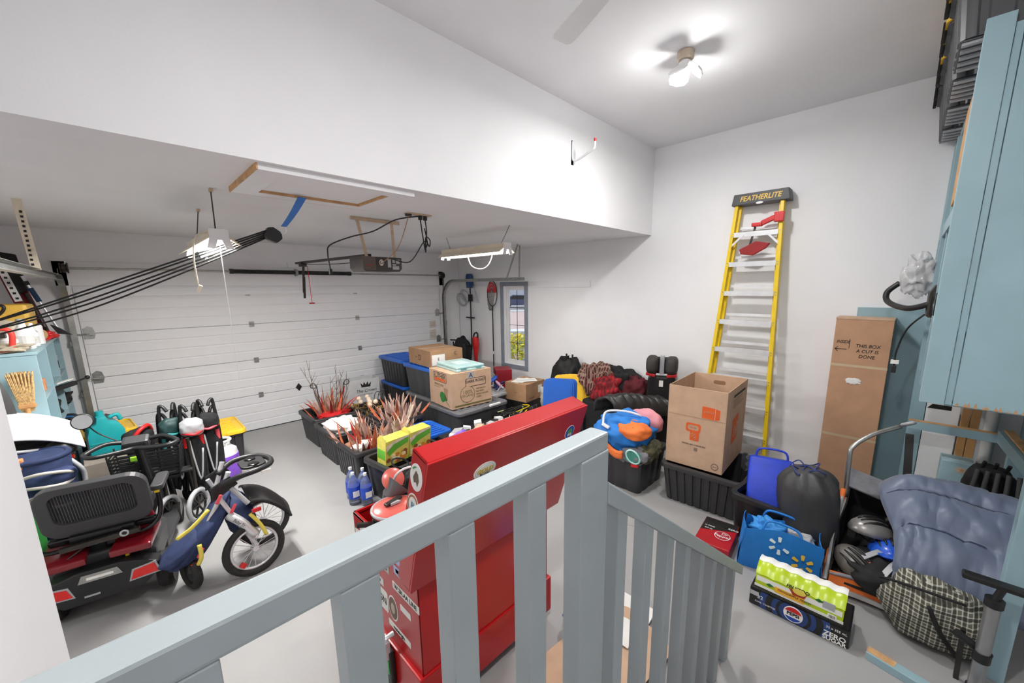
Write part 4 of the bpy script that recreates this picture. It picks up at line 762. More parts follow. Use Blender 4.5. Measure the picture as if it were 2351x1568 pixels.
# ================================================================== wagon with helmets and bedding
t = thing('folding_wagon', 'grey and orange folding wagon full of gear under the closet', 'wagon', (3.92, -7.12, 0), 0)
k = M(); k.box((-.42, -.36, .1), (.42, .36, .115)); k.build('floor_panel', blackf, t)
sil = mat('silver_lining', (190, 188, 186), .3, .5, var=.1)
k = M(); k.sheet(lambda u, v: (-.43 + .03 * math.sin(5 * u), .36 - .72 * u, .05 + (.09 + .03 * math.sin(3 * u + 1)) * v), 14, 3, .012); k.build('front_wall', orangef, t, smooth=1)
k = M(); k.sheet(lambda u, v: (-.455 + .03 * math.sin(5 * u), .38 - .76 * u, .04 + .03 * v), 14, 2, .012); k.build('front_hem', sil, t, smooth=1)
M().tube(spline([(-.43, .36, .15), (-.41, .18, .17), (-.4, 0, .15), (-.42, -.2, .14), (-.43, -.36, .13)], 5), .012, 8).build('front_binding', greyf, t, smooth=2)
M().sheet(lambda u, v: (-.42 + .84 * u, .36 + .01 * math.sin(6 * u), .1 + .38 * v * (.5 + .5 * u)), 12, 4, .01).build('side_wall', blackf, t, smooth=1); M().sheet(lambda u, v: (.42, .36 - .72 * u, .1 + .45 * v), 12, 4, .01).build('back_wall', blackf, t, smooth=1)
M().sheet(lambda u, v: (.18 + .26 * v, .38 - .3 * u, .56 + .05 * v - .06 * u), 8, 4, .01).build('folded_flap', greyf, t, smooth=1)
M().tube([(-.42, .38, .08), (.05, .375, .56)], .014, 10).build('side_tube', lgrey, t, smooth=1); M().tube([(-.4, .395, .06), (.05, .39, .5)], .01, 6).build('orange_piping', orangef, t); M().cyl((-.0, .378, .5), (.06, .374, .57), .018).build('orange_sleeve', orangef, t)
M().tube(spline([(.1, .36, .5), (.1, .37, .8), (.12, .36, .9), (.2, .26, 1.0), (.3, .12, 1.07)], 6), .016, 10).build('handle_tube', steel, t, smooth=2); M().torus((.34, .08, 1.09), .03, .012, (.3, .4, .8), 16, 8, 1.4, 1).build('handle_grip', lgrey, t, smooth=2)
for x in (-.3, .3):
    for y in (-.33, .33): M().lathe([(.02, -.025), (.08, -.025), (.085, 0), (.08, .025), (.02, .025)], 18, (x, y * .9, .085), (0, 1, 0)).build('wheel', rubber, t, smooth=.6)
def helmet(loc, label, m, m2, rot, visor=None, s=1.0):
    t = thing('bike_helmet', label, 'helmet', loc); t.rotation_euler = rot
    k = M(); n = 24; vs = []
    for i in range(9):
        a = pi / 2 * i / 8
        for j in range(n): b = 2 * pi * j / n; vs.append((.14 * s * math.cos(a) * math.cos(b) ** 1, .105 * s * math.cos(a) * math.sin(b), .105 * s * math.sin(a) ** .9))
    k.poles([(0, 0, 0)] * n + vs, n, 9) if 0 else k.add(vs, [(i * n + j, i * n + (j + 1) % n, (i + 1) * n + (j + 1) % n, (i + 1) * n + j) for i in range(8) for j in range(n)] + [tuple(range(n))[::-1]])
    k.build('shell', m, t, smooth=3)
    for y in (-.055, -.018, .02, .057):
        q = M(); q.tube([(x * s, y * s * (1 - .3 * abs(x) / .14), math.sqrt(max(.0, 1 - (x / .145) ** 2 - (y / .108) ** 2)) * .107 * s + .003) for x in (-.11, -.07, -.03, .01, .05, .09)], [.004 * s, .009 * s, .011 * s, .011 * s, .009 * s, .004 * s], 6); q.build('vent', m2, t, smooth=2)
    if visor: M().prism([(.1, -.09), (.19, -.05), (.205, 0), (.19, .05), (.1, .09)], (0, 0, .03), (s, 0, 0), (0, s, 0), (0, 0, .012)).build('visor', visor, t, bevel=.004)
    M().tube(spline([(.04, .1 * s, .0), (.02, .05, -.05), (.02, -.05, -.05), (.04, -.1 * s, 0)], 4), .005, 5).build('strap', black2, t)
    return t
silv = mat('silver_shell', (146, 144, 142), .3, .3, var=.1)
helmet((3.84, -6.93, .36), 'silver and black bike helmet on top in the wagon', silv, black, (.1, -.15, 2.2)); helmet((3.80, -7.04, .26), 'blue bike helmet with visor below the silver helmet', mat('helmet_blue', (38, 92, 206), .3, coat=.3), black, (.15, -.25, 3.3), mat('helmet_blue', (0, 0, 0)), 1.05)
helmet((3.62, -6.88, .2), 'grey bike helmet tipped at the left edge of the wagon', mat('grey_shell', (110, 106, 102), .35, .2), black, (-.5, -.5, 1.2)); helmet((3.98, -7.08, .38), 'dark glossy helmet tucked under the sleeping bag', gblack, silv, (.2, .1, .5), None, .9)
tag(M().soft((0, 0, 0), (.2, .2, .1), 21, .2, 2.2, fold=.2, flat=-.08).build('black_backpack', blackf, None, smooth=3), 'slumped black backpack with grey straps in the wagon', 'backpack'); o = bpy.data.objects['black_backpack']; o.location = (3.66, -7.02, .195)
for p in ([(-.1, .1, .09), (.0, .02, .125), (.1, -.02, .1)], [(-.16, -.02, .06), (-.08, -.06, .11), (.05, -.1, .1)]): M().sheet(lambda u, v, p=p: Vector(spline(p, 4)[int(round(u * 8))]) + Vector((.02 * v, .03 * v, .004)), 8, 1, .006).build('strap', lgrey, o, smooth=1)
pm = mat('orange_floral', (242, 160, 100), .85, scale=14, rgb2=(206, 70, 60)); fm = mat('floral_white', (250, 226, 200), .85)
b = M(); b.sheet(lambda u, v: (3.455 + .18 * v, -6.95 - .36 * u, .20 + .10 * v - .13 * u + .02 * math.sin(9 * u + 4 * v)), 24, 8, .01); o = tag(b.build('printed_towel', pm, None, smooth=1), 'orange and pink patterned towel spilling over the wagon front', 'towel')
tf = lambda u, v: Vector((3.455 + .18 * v, -6.95 - .36 * u, .20 + .10 * v - .13 * u + .02 * math.sin(9 * u + 4 * v)))
for u0, v0, r, m_ in ((.25, .5, .09, fm), (.55, .4, .12, fm), (.8, .6, .08, fm), (.42, .2, .07, pinkf), (.68, .15, .06, mat('floral_magenta', (196, 50, 96), .85)), (.9, .3, .06, fm)):
    M().sheet(lambda u, v: tf(u0 + r * (u - .5) * 2, v0 + r * (v - .5) * 3) + Vector((-.004, 0, .008)), 8, 6, .004).build('flower_print', m_, o, smooth=1)
# sleeping bag
slate = mat('slate_blue_nylon', (98, 109, 132), .42, var=.06, scale=3, bump=.15, bscale=18, sheen=.2)
def sb(u, v):
    x = 4.16 - .64 * v; y = -6.97 - .72 * u; z = .72 - .02 * u - .42 * v ** 1.6 + .06 * math.sin(pi * v)
    puff = .045 * abs(math.sin(pi * (v * 3.0 + .12 * math.sin(4 * u)))) ** .6 + .02 * noise.noise(Vector((u * 7, v * 9, 1))) + .014 * noise.noise(Vector((u * 26, v * 10, 4)))
    e = min(1, min(u, 1 - u) * 9 + .15); dr = math.exp(-u * 9); return (x - .3 * puff - .05 * dr * v, y + .04 * math.sin(6 * v) * dr - .1 * v * dr, z + puff * e - .10 * dr - .05 * math.sin(2.2 * u) * v)
k = M(); k.sheet(sb, 44, 34, .05); o = tag(k.build('sleeping_bag', slate, None, smooth=3), 'slate blue quilted sleeping bag spread over the wagon', 'sleeping bag')
for v0 in (.335, .665): M().tube([Vector(sb(u / 30, v0 + .0)) + Vector((0, 0, .03)) for u in range(31)], .004, 5).build('seam', mat('navy_seam', (60, 70, 96)), o)
pl = plaid('olive_plaid', (98, 96, 82), (206, 204, 192), (40, 40, 36), 15, 'Z', 'Y')
k = M(); k.soft((0, 0, 0), (.15, .23, .19), 31, .12, 2.2, fold=.12, ff=5, flat=-.17); o = tag(k.build('plaid_blanket', pl, None, smooth=3), 'grey plaid quilted bundle with black strap below the sleeping bag', 'blanket'); o.location = (3.44, -7.26, .185)
M().tube(spline([(-.14, .04, .12), (-.17, -.02, 0), (-.15, -.1, -.12)], 5), .012, 6).build('strap', black2, o, smooth=2); M().tube(spline([(.0, .25, .1), (-.1, .17, .17), (-.12, -.1, .19)], 5), .008, 6).build('edge_binding', blackf, o, smooth=2)
t = thing('folded_cot', 'folded camp cot with thick grey tube legs at the bottom right corner', 'camp cot', (3.16, -7.42, 0), 0)
M().cyl((.0, .0, .03), (.0, .0, .54), .028, n=20).build('leg_tube', mat('satin_alu', (166, 166, 168), .3, .7), t, smooth=.6); M().cyl((0, 0, .52), (0, 0, .56), .035, n=20).build('cap', black, t); M().bar((.02, .12, .63), (.02, -.3, .63), .05, .03).build('black_bar', black, t, bevel=.008); M().cyl((0, 0, .55), (.01, -.02, .63), .016).build('joint', black, t); M().cyl((.03, -.03, .22), (-.0, .1, .3), .02).build('sleeve', black, t); M().cyl((0, 0, 0), (0, 0, .04), .034).build('foot', black, t); M().bar((.05, .06, 0), (.05, .07, .3), .02).build('lower_bar', dsteel, t); M().cyl((.0, .0, .2), (.0, .0, .25), .034, n=20).build('collar', black, t)
t = thing('black_backpack', 'black slatted laptop backpack hanging under the closet beam', 'backpack', (4.7, -7.54, .4), 0)
M().soft((0, 0, .16), (.1, .14, .2), 41, .1, 2, flat=-.16).build('pack', blackf, t, smooth=3)
for i in range(5): M().tube(spline([(-.11 - .01 * i, .1 - .055 * i, .04), (-.14, .1 - .055 * i, .2), (-.08, .08 - .05 * i, .34)], 5), .014, 8).build('padded_rib', mat('dark_grey_padding', (64, 64, 66), .8), t, smooth=2)
for i in range(3): M().cyl((-.02, .06 - .06 * i, .33), (-.05, .05 - .06 * i, .4), .012).build('loop', black, t)
t = thing('black_duffel', 'black duffel bag with wide strap behind the sleeping bag', 'bag', (4.62, -7.14, 0), 0)
M().soft((0, -.1, .28), (.16, .24, .16), 43, .12, 2, flat=-.28).build('body', blackf, t, smooth=3); M().sheet(lambda u, v: (-.12 - .02 * math.sin(pi * u), .1 - .04 * u - .05 * v, .95 - .55 * u), 8, 1, .008).build('strap', mat('dark_webbing', (52, 50, 50), .8), t, smooth=1); M().tube(spline([(-.17, .0, .36), (-.17, -.1, .38), (-.15, -.2, .34)], 5), .004, 5).build('piping', lgrey, t)
# ================================================================== stacked totes in the middle
tote('storage_tote', 'black tote with blue lid, at the bottom of the far stack', (3.74, -.55, 0), .52, .84, .44, bincol, 0, bluelid, ribs=.1, amp=.012)
tote('storage_tote', 'black tote with blue lid, on top of the far stack by the door', (3.72, -.58, .462), .52, .84, .44, bincol, 0, bluelid, ribs=.1, amp=.012)
tote('storage_tote', 'charcoal tote with grey lid carrying a blue-lidded tote', (3.68, -1.57, 0), .56, .78, .44, bingrey, 0, grey, ribs=.13, amp=.006)
tote('storage_tote', 'charcoal tote with blue lid under the plain brown carton', (3.66, -1.55, .462), .52, .80, .44, bingrey, 0, bluelid, ribs=.2, amp=.004)
o = tote('storage_tote', 'charcoal tote with grey lid under the printed coffee box', (3.70, -2.41, 0), .86, .76, .44, bingrey, 0, grey, ribs=.2, amp=.004); M().cb((.18, -.408, .455), (.2, .03, .03)).build('white_handle', white, o, bevel=.008)
tote('storage_tote', 'charcoal tote covered in papers, right of the printed box', (4.38, -2.10, 0), .42, .66, .44, bingrey, 0, lgrey, ribs=.2, amp=.004)
t = cbox('plain_carton', 'plain brown carton with white label on the blue-lidded totes', (3.73, -1.57, .925), (.56, .70, .25), card2, -.05, tape=tape_m)
F = lambda x, z: frame((x, -.3505, z), (1, 0, 0), (0, 0, 1)); S = lambda y, z: frame((-.2805, y, z), (0, -1, 0), (0, 0, 1))
decal('shipping_label', rect(-.11, -.09, .11, .07), F(-.15, .12), paper, t); text('print', 'E', .06, F(-.15, .12), ink, t, lift=.003); text('print', 'C', .07, F(.15, .18), ink, t); decal('print_mark', rect(-.03, -.04, .03, .04), S(.0, .12), ink, t); decal('print_mark', rect(-.02, -.03, .02, .03), S(.0, .12), card2, t, lift=.001); text('print', 'MAE', .04, S(.1, .12), carddk, t)
t = cbox('printed_box', 'printed coffee box with orange label and green leaf, on a grey tote lid', (3.64, -2.34, .462), (.66, .62, .5), card, -.08)
F = lambda x, z: frame((x, -.3105, z), (1, 0, 0), (0, 0, 1)); S = lambda y, z: frame((-.3305, y, z), (0, -1, 0), (0, 0, 1))
def rim_label(fr, w_, h, s_, ts):
    o = decal('label_border', rrect(w_, h, .02), fr, ink, t); decal('label_fill', rrect(w_ - .016, h - .016, .014), fr, card, o, .0016); text('label_text', s_, ts, fr @ Matrix.Translation((0, h * .12, 0)), ink, o, lift=.002, bold=.001); return o
o = rim_label(S(.0, .41), .36, .13, 'LUTHER', .085); decal('orange_band', rect(-.16, -.05, .16, -.015), S(0, .41), orange, o, .002)
olive = mat('olive_ink', (112, 104, 64)); leafm = mat('leaf_green2', (52, 128, 62))
text('print', 'PRODUCT BOX', .045, S(.03, .30), olive, t, sx=.8); decal('print_line', rect(-.12, -.003, .06, .003), S(.06, .265), olive, t)
decal('leaf_print', [(-.08, .0), (-.06, .06), (0, .075), (.07, .05), (.13, -.03), (.06, -.05), (.0, -.085), (-.05, -.06)], S(-.06, .14), leafm, t); decal('cup_print', [(-.05, -.07), (.03, -.08), (.05, .07), (-.06, .08)], S(-.16, .2), mat('cup_tan', (170, 138, 104)), t); decal('stalk', [(0, 0), (.15, -.1), (.15, -.09), (0, .015)], S(-.1, .12), olive, t)
rim_label(F(.06, .34), .34, .12, 'DARK ROAST', .055); o = decal('seal', ell(0, 0, .12, .12), F(-.08, .18), olive, t); decal('seal_fill', ell(0, 0, .112, .112), F(-.08, .18), card, o, .0016); text('seal_text', '100%', .075, F(-.08, .21), olive, o, lift=.002); text('seal_text', 'ORGANIC', .05, F(-.08, .16), olive, o, lift=.002)
for q in range(4): text('print', ('100% ORGANIC', 'FAIR TRADE', 'FRESHLY GROUND', 'COFFEE')[q], .03, F(.06, .235 - .04 * q), olive, t, align='LEFT', sx=.8)
decal('base_stripe', rect(-.29, -.012, .32, .012), F(0, .035), olive, t); o = decal('tab', rect(-.05, -.05, .05, .05), F(-.02, .44), lgrey, t); text('tab_mark', 'A', .09, F(-.02, .44), ink, o, lift=.002)
t = thing('clear_case', 'pale aqua translucent case lying on the printed coffee box', 'case', (3.66, -2.32, .963), -.1)
aq = mat('aqua_plastic', (192, 226, 226), .2, var=.04, alpha=.9)
M().box((-.23, -.3, 0), (.23, .3, .035)).build('base', aq, t, bevel=.012); M().box((-.225, -.295, .037), (.225, .295, .072)).build('lid', aq, t, bevel=.014); M().box((-.1, -.12, .072), (.1, .12, .076)).build('lid_panel', mat('aqua_pale', (214, 236, 236), .3), t, bevel=.003)
for x in (-.12, .12): M().cb((x, -.302, .04), (.09, .012, .03)).build('clasp', mat('aqua_dark', (110, 168, 170), .3), t, bevel=.003)
# ------------------------------------------------ pile right of the stack
t = cbox('black_carton', 'black printed carton on the floor under the small shipping box', (4.72, -2.62, 0), (.5, .42, .34), black, .1); text('print', 'UTILITY', .07, frame((-.1, -.2115, .24), (1, 0, 0), (0, 0, 1)), lgrey, t); text('print', 'CAR KIT', .06, frame((-.251, .02, .12), (0, -1, 0), (0, 0, 1)), lgrey, t)
t = cbox('shipping_box', 'small brown shipping box with papers on top, on the black carton', (4.72, -2.60, .342), (.5, .42, .28), card2, .12, tape=tape_m)
decal('arrow_logo', [(-.05, 0), (0, -.02), (.05, 0), (.04, .012), (0, -.006), (-.04, .012)], frame((-.2505, .0, .14), (0, -1, 0), (0, 0, 1)), carddk, t); decal('label', rect(-.05, -.06, .05, .06), frame((.12, -.2105, .16), (1, 0, 0), (0, 0, 1)), paper, t); decal('print', rect(-.07, -.014, .07, .014), frame((-.1, -.2105, .05), (1, 0, 0), (0, 0, 1)), carddk, t)
for i in range(3):
    o = M().box((-.15, -.1, 0), (.15, .1, .003)).build('paper_sheet', paper, None); o.location = (4.66 + .03 * i, -2.55 - .05 * i, .6245 + .0045 * i); o.rotation_euler = (0, 0, .4 - .5 * i); tag(o, ('lowest', 'middle', 'top')[i] + ' white paper sheet on the small shipping box', 'paper')
    M().box((-.12, -.005, .003), (.12, .005, .0034)).build('print_line', ink, o)
t = cbox('red_toolkit_box', 'dark red product carton standing behind the shipping box', (4.82, -1.95, .0), (.28, .34, .72), mat('maroon_card', (140, 18, 34), .5), -.6, cat='box'); text('print', 'MASTERCRAFT', .04, frame((-.1405, 0, .6), (0, -1, 0), (0, 0, 1)), paper, t); decal('print', rect(-.1, -.05, .1, .03), frame((-.1405, 0, .45), (0, -1, 0), (0, 0, 1)), lgrey, t)
stripe = [mat('white_wrap', (232, 232, 238), .5), mat('navy_wrap', (40, 44, 90), .5), mat('pink_wrap', (222, 170, 196), .5), mat('blue_wrap', (40, 90, 190), .5)]
for i in range(14):
    a = rnd.uniform(-1, 1); r = .03 + .012 * rnd.random(); x, y = 4.42 + rnd.uniform(-.13, .13), -2.10 + rnd.uniform(-.2, .25); L = .2 + .14 * rnd.random(); z = .475 + .035 * (i % 4)
    d = Vector((math.cos(a + .9), math.sin(a + .9), .15)); p = Vector((x, y, z + r * .6)); o = M().tube([p - d * L / 2, p, p + d * L / 2], [r * .5, r * .7, r * .5], 8).build('rolled_wrap', stripe[i % 4], None, smooth=1)
    tag(o, ('white', 'navy', 'pink', 'blue')[i % 4] + ' wrapping roll in the heap right of the printed box', 'wrapping roll', 'rolls heaped on the grey tote')
t = thing('canvas_tote', 'white crumpled cloth bag between the shipping box and the blue lids', 'bag', (5.0, -2.85, 0)); M().soft((0, 0, .28), (.14, .16, .3), 51, .25, 2.5, fold=.25, flat=-.28).build('body', mat('offwhite_cloth', (206, 204, 198), .9), t, smooth=3)
# cords and small things in front
t = thing('cable_heap', 'heap of black cables and hoses behind the red chest lid', 'cable heap', (4.15, -2.98, 0))
M().box((-.3, -.18, 0), (.3, .18, .3)).build('crate', black2, t, bevel=.01)
for i in range(9): M().tube(spline([(rnd.uniform(-.28, .28), rnd.uniform(-.16, .16), .31 + .04 * rnd.random()) for q in range(5)], 6), .008, 6).build('cable', (black, rubber, dsteel, yel)[i % 4] if i != 3 else mat('pale_green_cable', (196, 206, 150)), t, smooth=2)
t = thing('storage_bin', 'black storage bin of mixed parts behind the red chest lid', 'storage bin', (3.35, -3.1, 0)); M().box((-.5, -.2, 0), (.5, .2, .3)).build('tub', black, t, bevel=.02)
for i in range(9):
    x = -.44 + .1 * i; k = M(); s_ = rnd.uniform(.06, .1); k.cb((x, rnd.uniform(-.1, .1), .3 + s_ * .45), (s_ * 1.2, s_ * 1.4, s_ * .9), (rnd.uniform(-.2, .2), rnd.uniform(-.2, .2), rnd.uniform(0, 3))); k.build('small_box', (paper, lgrey, dsteel, white, card)[i % 5], t, bevel=.004)
M().tube(spline([(-.52, -.1, .33), (-.4, -.16, .4), (-.3, -.1, .37)], 5), .03, 10).build('purple_toy', mat('purple_plastic', (142, 100, 210), .4), t, smooth=2)
tote('storage_tote', 'low black tote with blue lid behind the red tool chest', (2.82, -2.62, 0), .5, .5, .30, bincol, 0, bluelid, ribs=.1, amp=.01)
# ------------------------------------------------ open totes of decorations
tote('open_tote', 'open black tote of dried twigs and feathers, nearest the garage door', (2.20, -1.16, 0), .58, .66, .40, bincol, 0, ribs=.07, amp=.012)
tote('open_tote', 'open black tote with white cloth, middle of the row', (2.16, -1.91, 0), .58, .64, .40, bincol, 0, ribs=.07, amp=.012)
tote('open_tote', 'open black tote of red and brown feathers, front of the row', (2.13, -2.62, 0), .58, .66, .40, bincol, 0, ribs=.07, amp=.012)
tote('open_tote', 'open black tote holding two green and yellow snack boxes', (2.24, -3.31, 0), .72, .50, .41, bincol, .12, ribs=.2, amp=.004)
tote('open_tote', 'open black tote with gold garland, beside the twig tote', (2.84, -1.30, 0), .52, .60, .36, bincol, 0, ribs=.07, amp=.012)
tote('open_tote', 'open black tote of pale feathers, right of the middle row', (2.78, -2.01, 0), .52, .6, .40, bincol, 0, ribs=.07, amp=.012)
fbr = mat('brown_feather', (166, 118, 92), .9, var=.25, scale=18); fpk = mat('dusty_feather', (196, 160, 148), .9, var=.2, scale=18); frd = mat('rust_red_feather', (176, 42, 34), .9, var=.2, scale=18); forg = mat('orange_feather', (206, 110, 74), .9, var=.2, scale=18); fcr = mat('cream_feather', (226, 206, 184), .9, var=.15, scale=18)
def feather(par, b, d, L, wd, m, seed):
    rr = random.Random(seed); b = Vector(b); d = Vector(d).normalized(); s = d.orthogonal().normalized(); s.rotate(Matrix.Rotation(rr.random() * 6, 3, d)); n = d.cross(s); cv = rr.uniform(-.4, .4); k = M(); vs = []; N = 7
    for i in range(N + 1):
        t_ = i / N; wv = wd * (math.sin(pi * (.08 + .9 * t_)) ** .8) * (.8 + .4 * rr.random()); c = b + d * L * t_ + n * cv * L * t_ * t_; vs += [c - s * wv + n * wv * .3, c, c + s * wv + n * wv * .3]
    k.add(vs, [f for i in range(N) for f in ((3 * i, 3 * i + 1, 3 * i + 4, 3 * i + 3), (3 * i + 1, 3 * i + 2, 3 * i + 5, 3 * i + 4))]); return k.build('feather', m, par, smooth=1)
def bouquet(name, label, loc, n, L, mats, spread, seed):
    t = thing(name, label, 'arrangement', loc); rr = random.Random(seed)
    for i in range(n):
        a = rr.random() * 2 * pi; r = rr.random(); b = (math.cos(a) * r * spread * .6, math.sin(a) * r * spread * .6, 0); d = (math.cos(a) * r * .6, math.sin(a) * r * .6, 1)
        feather(t, b, d, L * (.6 + .5 * rr.random()), .015 + .018 * rr.random(), mats[i % len(mats)], seed * 100 + i)
    return t
def twigs(t, n, L, m, seed, z=0):
    rr = random.Random(seed)
    for i in range(n):
        a = rr.random() * 6.3; d = Vector((math.cos(a) * .3, math.sin(a) * .3, 1)).normalized(); p = Vector((math.cos(a) * .05, math.sin(a) * .05, z)); q = p + d * L * .55 + Vector((rr.uniform(-.05, .05), rr.uniform(-.05, .05), 0)); e = p + d * L * (.8 + .3 * rr.random()); k = M(); k.tube([p, q, e], [.007, .005, .002], 6)
        for s_ in range(3): f = q.lerp(e, s_ / 3); k.tube([f, f + Vector((rr.uniform(-.1, .1), rr.uniform(-.1, .1), .12))], [.004, .0015], 5)
        k.build('twig', m, t, smooth=2)
t = bouquet('dried_arrangement', 'tall dried twig and feather arrangement in the tote nearest the door', (2.20, -1.20, .22), 44, .5, [fbr, fpk, fcr, forg, fbr, frd], .24, 1)
bark = mat('grey_bark', (110, 96, 88), .9); twigs(t, 7, .85, bark, 2)
for s_, c in ((1, (.2, -.05, .5)), (-1, (-.12, .05, .52))):
    sp_ = [(c[0] * .2, c[1] * .2, 0), (c[0] * .8, c[1], .3), (c[0], c[1], .55)] + [(c[0] + s_ * (.06 - .05 * math.cos(q)) * (1 - q / 11), c[1], .56 + .05 * math.sin(q) * (1 - q / 11)) for q in [i * .8 for i in range(9)]]; M().tube(spline(sp_, 3), .006, 6).build('curled_stem', dsteel, t, smooth=2)
tag(M().soft((2.22, -1.33, .38), (.2, .13, .05), 61, .2, 3, fold=.2).build('red_cloth', mat('red_cloth', (196, 26, 30), .85), None, smooth=3), 'red cloth under the dried twig arrangement', 'cloth')
tag(M().soft((2.10, -1.88, .37), (.19, .22, .1), 62, .25, 2.6, fold=.25).build('white_cloth', mat('white_cloth', (232, 228, 224), .9), None, smooth=3), 'white cloth bundle in the middle open tote', 'cloth')
t = bouquet('feather_bunch', 'bunch of red and rust feathers in the front open tote', (2.10, -2.60, .2), 60, .46, [forg, frd, fbr, fpk, fcr, fpk], .3, 3)
for i in range(5): M().soft((rnd.uniform(-.15, .15), rnd.uniform(-.24, .1), .14 + .04 * rnd.random()), (.06, .06, .05), 70 + i, .3, 3, n=14, m=10).build('seed_head', (fcr, white, fbr)[i % 3], t, smooth=3)
bouquet('feather_bunch', 'wide bunch of dusty pink feathers in the tote right of the middle', (2.78, -2.05, .22), 64, .42, [fpk, fpk, fcr, forg], .32, 4)
bouquet('feather_bunch', 'loose pale feathers standing behind the snack boxes', (2.42, -2.80, .28), 40, .36, [fpk, fcr, fbr], .22, 6)
t = thing('gold_garland', 'tangled gold and cream garland between the open totes', 'garland', (2.66, -1.45, .22)); gm = mat('gold_foil', (186, 150, 84), .3, .7, var=.25, scale=30)
for i in range(26): p = Vector((rnd.uniform(-.18, .18), rnd.uniform(-.25, .25), .1 + .12 * rnd.random())); M().tube(spline([p + Vector((rnd.uniform(-.08, .08), rnd.uniform(-.08, .08), rnd.uniform(-.04, .06))) for q in range(4)], 4), .006, 5).build('strand', gm, t, smooth=2)
for i in range(8): M().ball((rnd.uniform(-.14, .14), rnd.uniform(-.2, .2), .24 + .08 * rnd.random()), .035, 12, 8).build('pale_bauble', fcr, t, smooth=3)
for i in range(3): M().tube(spline([(.1 + .06 * i, .1, .15), (.14 + .06 * i, .1, .34), (.2 + .06 * i, .1, .36), (.2 + .06 * i, .1, .3)], 5), .005, 5).build('curled_wire', dsteel, t, smooth=2)
t = cbox('crown_box', 'open grey-white carton with black crown logo by the garage door', (2.93, -.5, .0), (.54, .3, .64), mat('pale_grey_card', (196, 196, 198), .8), -.08, openm=True)
M().box((-.27, -.151, .5), (.27, -.144, .585)).build('raised_flap', card, t) if 0 else None
FC = lambda x, z: frame((x, -.1505, z), (1, 0, 0), (0, 0, 1)); decal('crown', [(-.07, -.03), (.07, -.03), (.085, .05), (.045, .005), (.03, .06), (0, .01), (-.03, .06), (-.045, .005), (-.085, .05)], FC(.05, .54), ink, t); text('print', 'The Crown', .07, FC(.05, .45), ink, t, shear=.3); text('print', 'moving & storage', .03, FC(.05, .39), grey, t)
tag(M().box((2.78, -1.75, .361), (3.05, -1.62, .38)).build('card_flap', card, None, bevel=.003), 'loose cardboard flap lying on the garland tote', 'cardboard')
for i, (x, y, rz, s_) in enumerate(((2.09, -3.27, .16, 'nearer the bottles'), (2.38, -3.22, .14, 'nearer the red chest'))):
    t = thing('snack_box', 'green and yellow snack box with food picture, ' + s_, 'food box', (x, y, .35), rz, 'snack boxes in the front tote'); t.rotation_euler = (.1, 0, rz)
    gy = mat('snack_yellow', (236, 210, 110), .5, scale=9, rgb2=(170, 190, 60)); M().box((-.14, -.07, 0), (.14, .07, .27)).build('carton', gy, t, bevel=.004); FB = lambda a, b: frame((a, -.0705, b), (1, 0, 0), (0, 0, 1))
    decal('green_sweep', [(-.13, .04), (-.05, .1), (.13, .13), (.13, .07), (.0, .04), (-.1, -.01)], FB(0, .12), mat('snack_green', (104, 184, 60), .5), t); decal('cream_sweep', [(-.14, .1), (.0, .14), (.14, .148), (.14, .13), (-.05, .1), (-.13, .04)], FB(0, .12), fcr, t)
    rr = random.Random(i)
    for q in range(22): decal('snack_picture', ell(rr.uniform(-.11, .11), rr.uniform(-.085, .0), .026, .022, 12), FB(0, .11), [mat('snack_orange', (224, 140, 50)), mat('snack_cream', (248, 232, 180)), mat('snack_brown', (150, 90, 50))][q % 3], t, .0014 + .0002 * q)
    decal('end_stripe', rect(-.06, .02, .06, .12), frame((-.1405, 0, .05), (0, -1, 0), (0, 0, 1)), mat('snack_green', (104, 184, 60)), t)
    M().prism([(-.07, 0), (.07, 0), (.02, .05), (-.02, .05)], (-.14, 0, .27), (0, 1, 0), (0, 0, 1), (.004, 0, 0)).build('end_flap', gy, t)
# soda bottles
pet = mat('clear_bottle', (206, 218, 236), .05, trans=.85, var=.02); bl = mat('blue_label', (30, 74, 190), .4)
def bottle(loc):
    t = thing('soda_bottle', 'clear two-litre bottle with blue label by the front open tote', 'bottle', loc, 0, 'clear bottles in front of the totes')
    M().lathe([(.03, 0), (.05, .006), (.054, .03), (.05, .09), (.054, .12), (.054, .19), (.05, .22), (.03, .27), (.014, .29), (.014, .31)], 20).build('bottle', pet, t, smooth=3)
    M().lathe([(.0545, .07), (.0555, .075), (.0555, .185), (.0545, .19)], 20).build('label', bl, t, smooth=.6); M().cyl((0, 0, .305), (0, 0, .33), .016).build('cap', white, t); M().box((-.03, -.0565, .09), (.03, -.052, .15)).build('white_panel', paper, t)
    return t
b0 = bottle((1.73, -3.06, 0))
b0['label'] = 'clear bottle with blue label, leftmost of the four by the front tote'
for p, s_ in (((1.81, -3.16, 0), 'nearest the snack boxes'), ((1.70, -3.19, 0), 'second from the left in front'), ((1.78, -3.29, 0), 'nearest the red chest')): d = dup(b0); d.location = p; d['label'] = 'clear bottle with blue label by the front tote, ' + s_
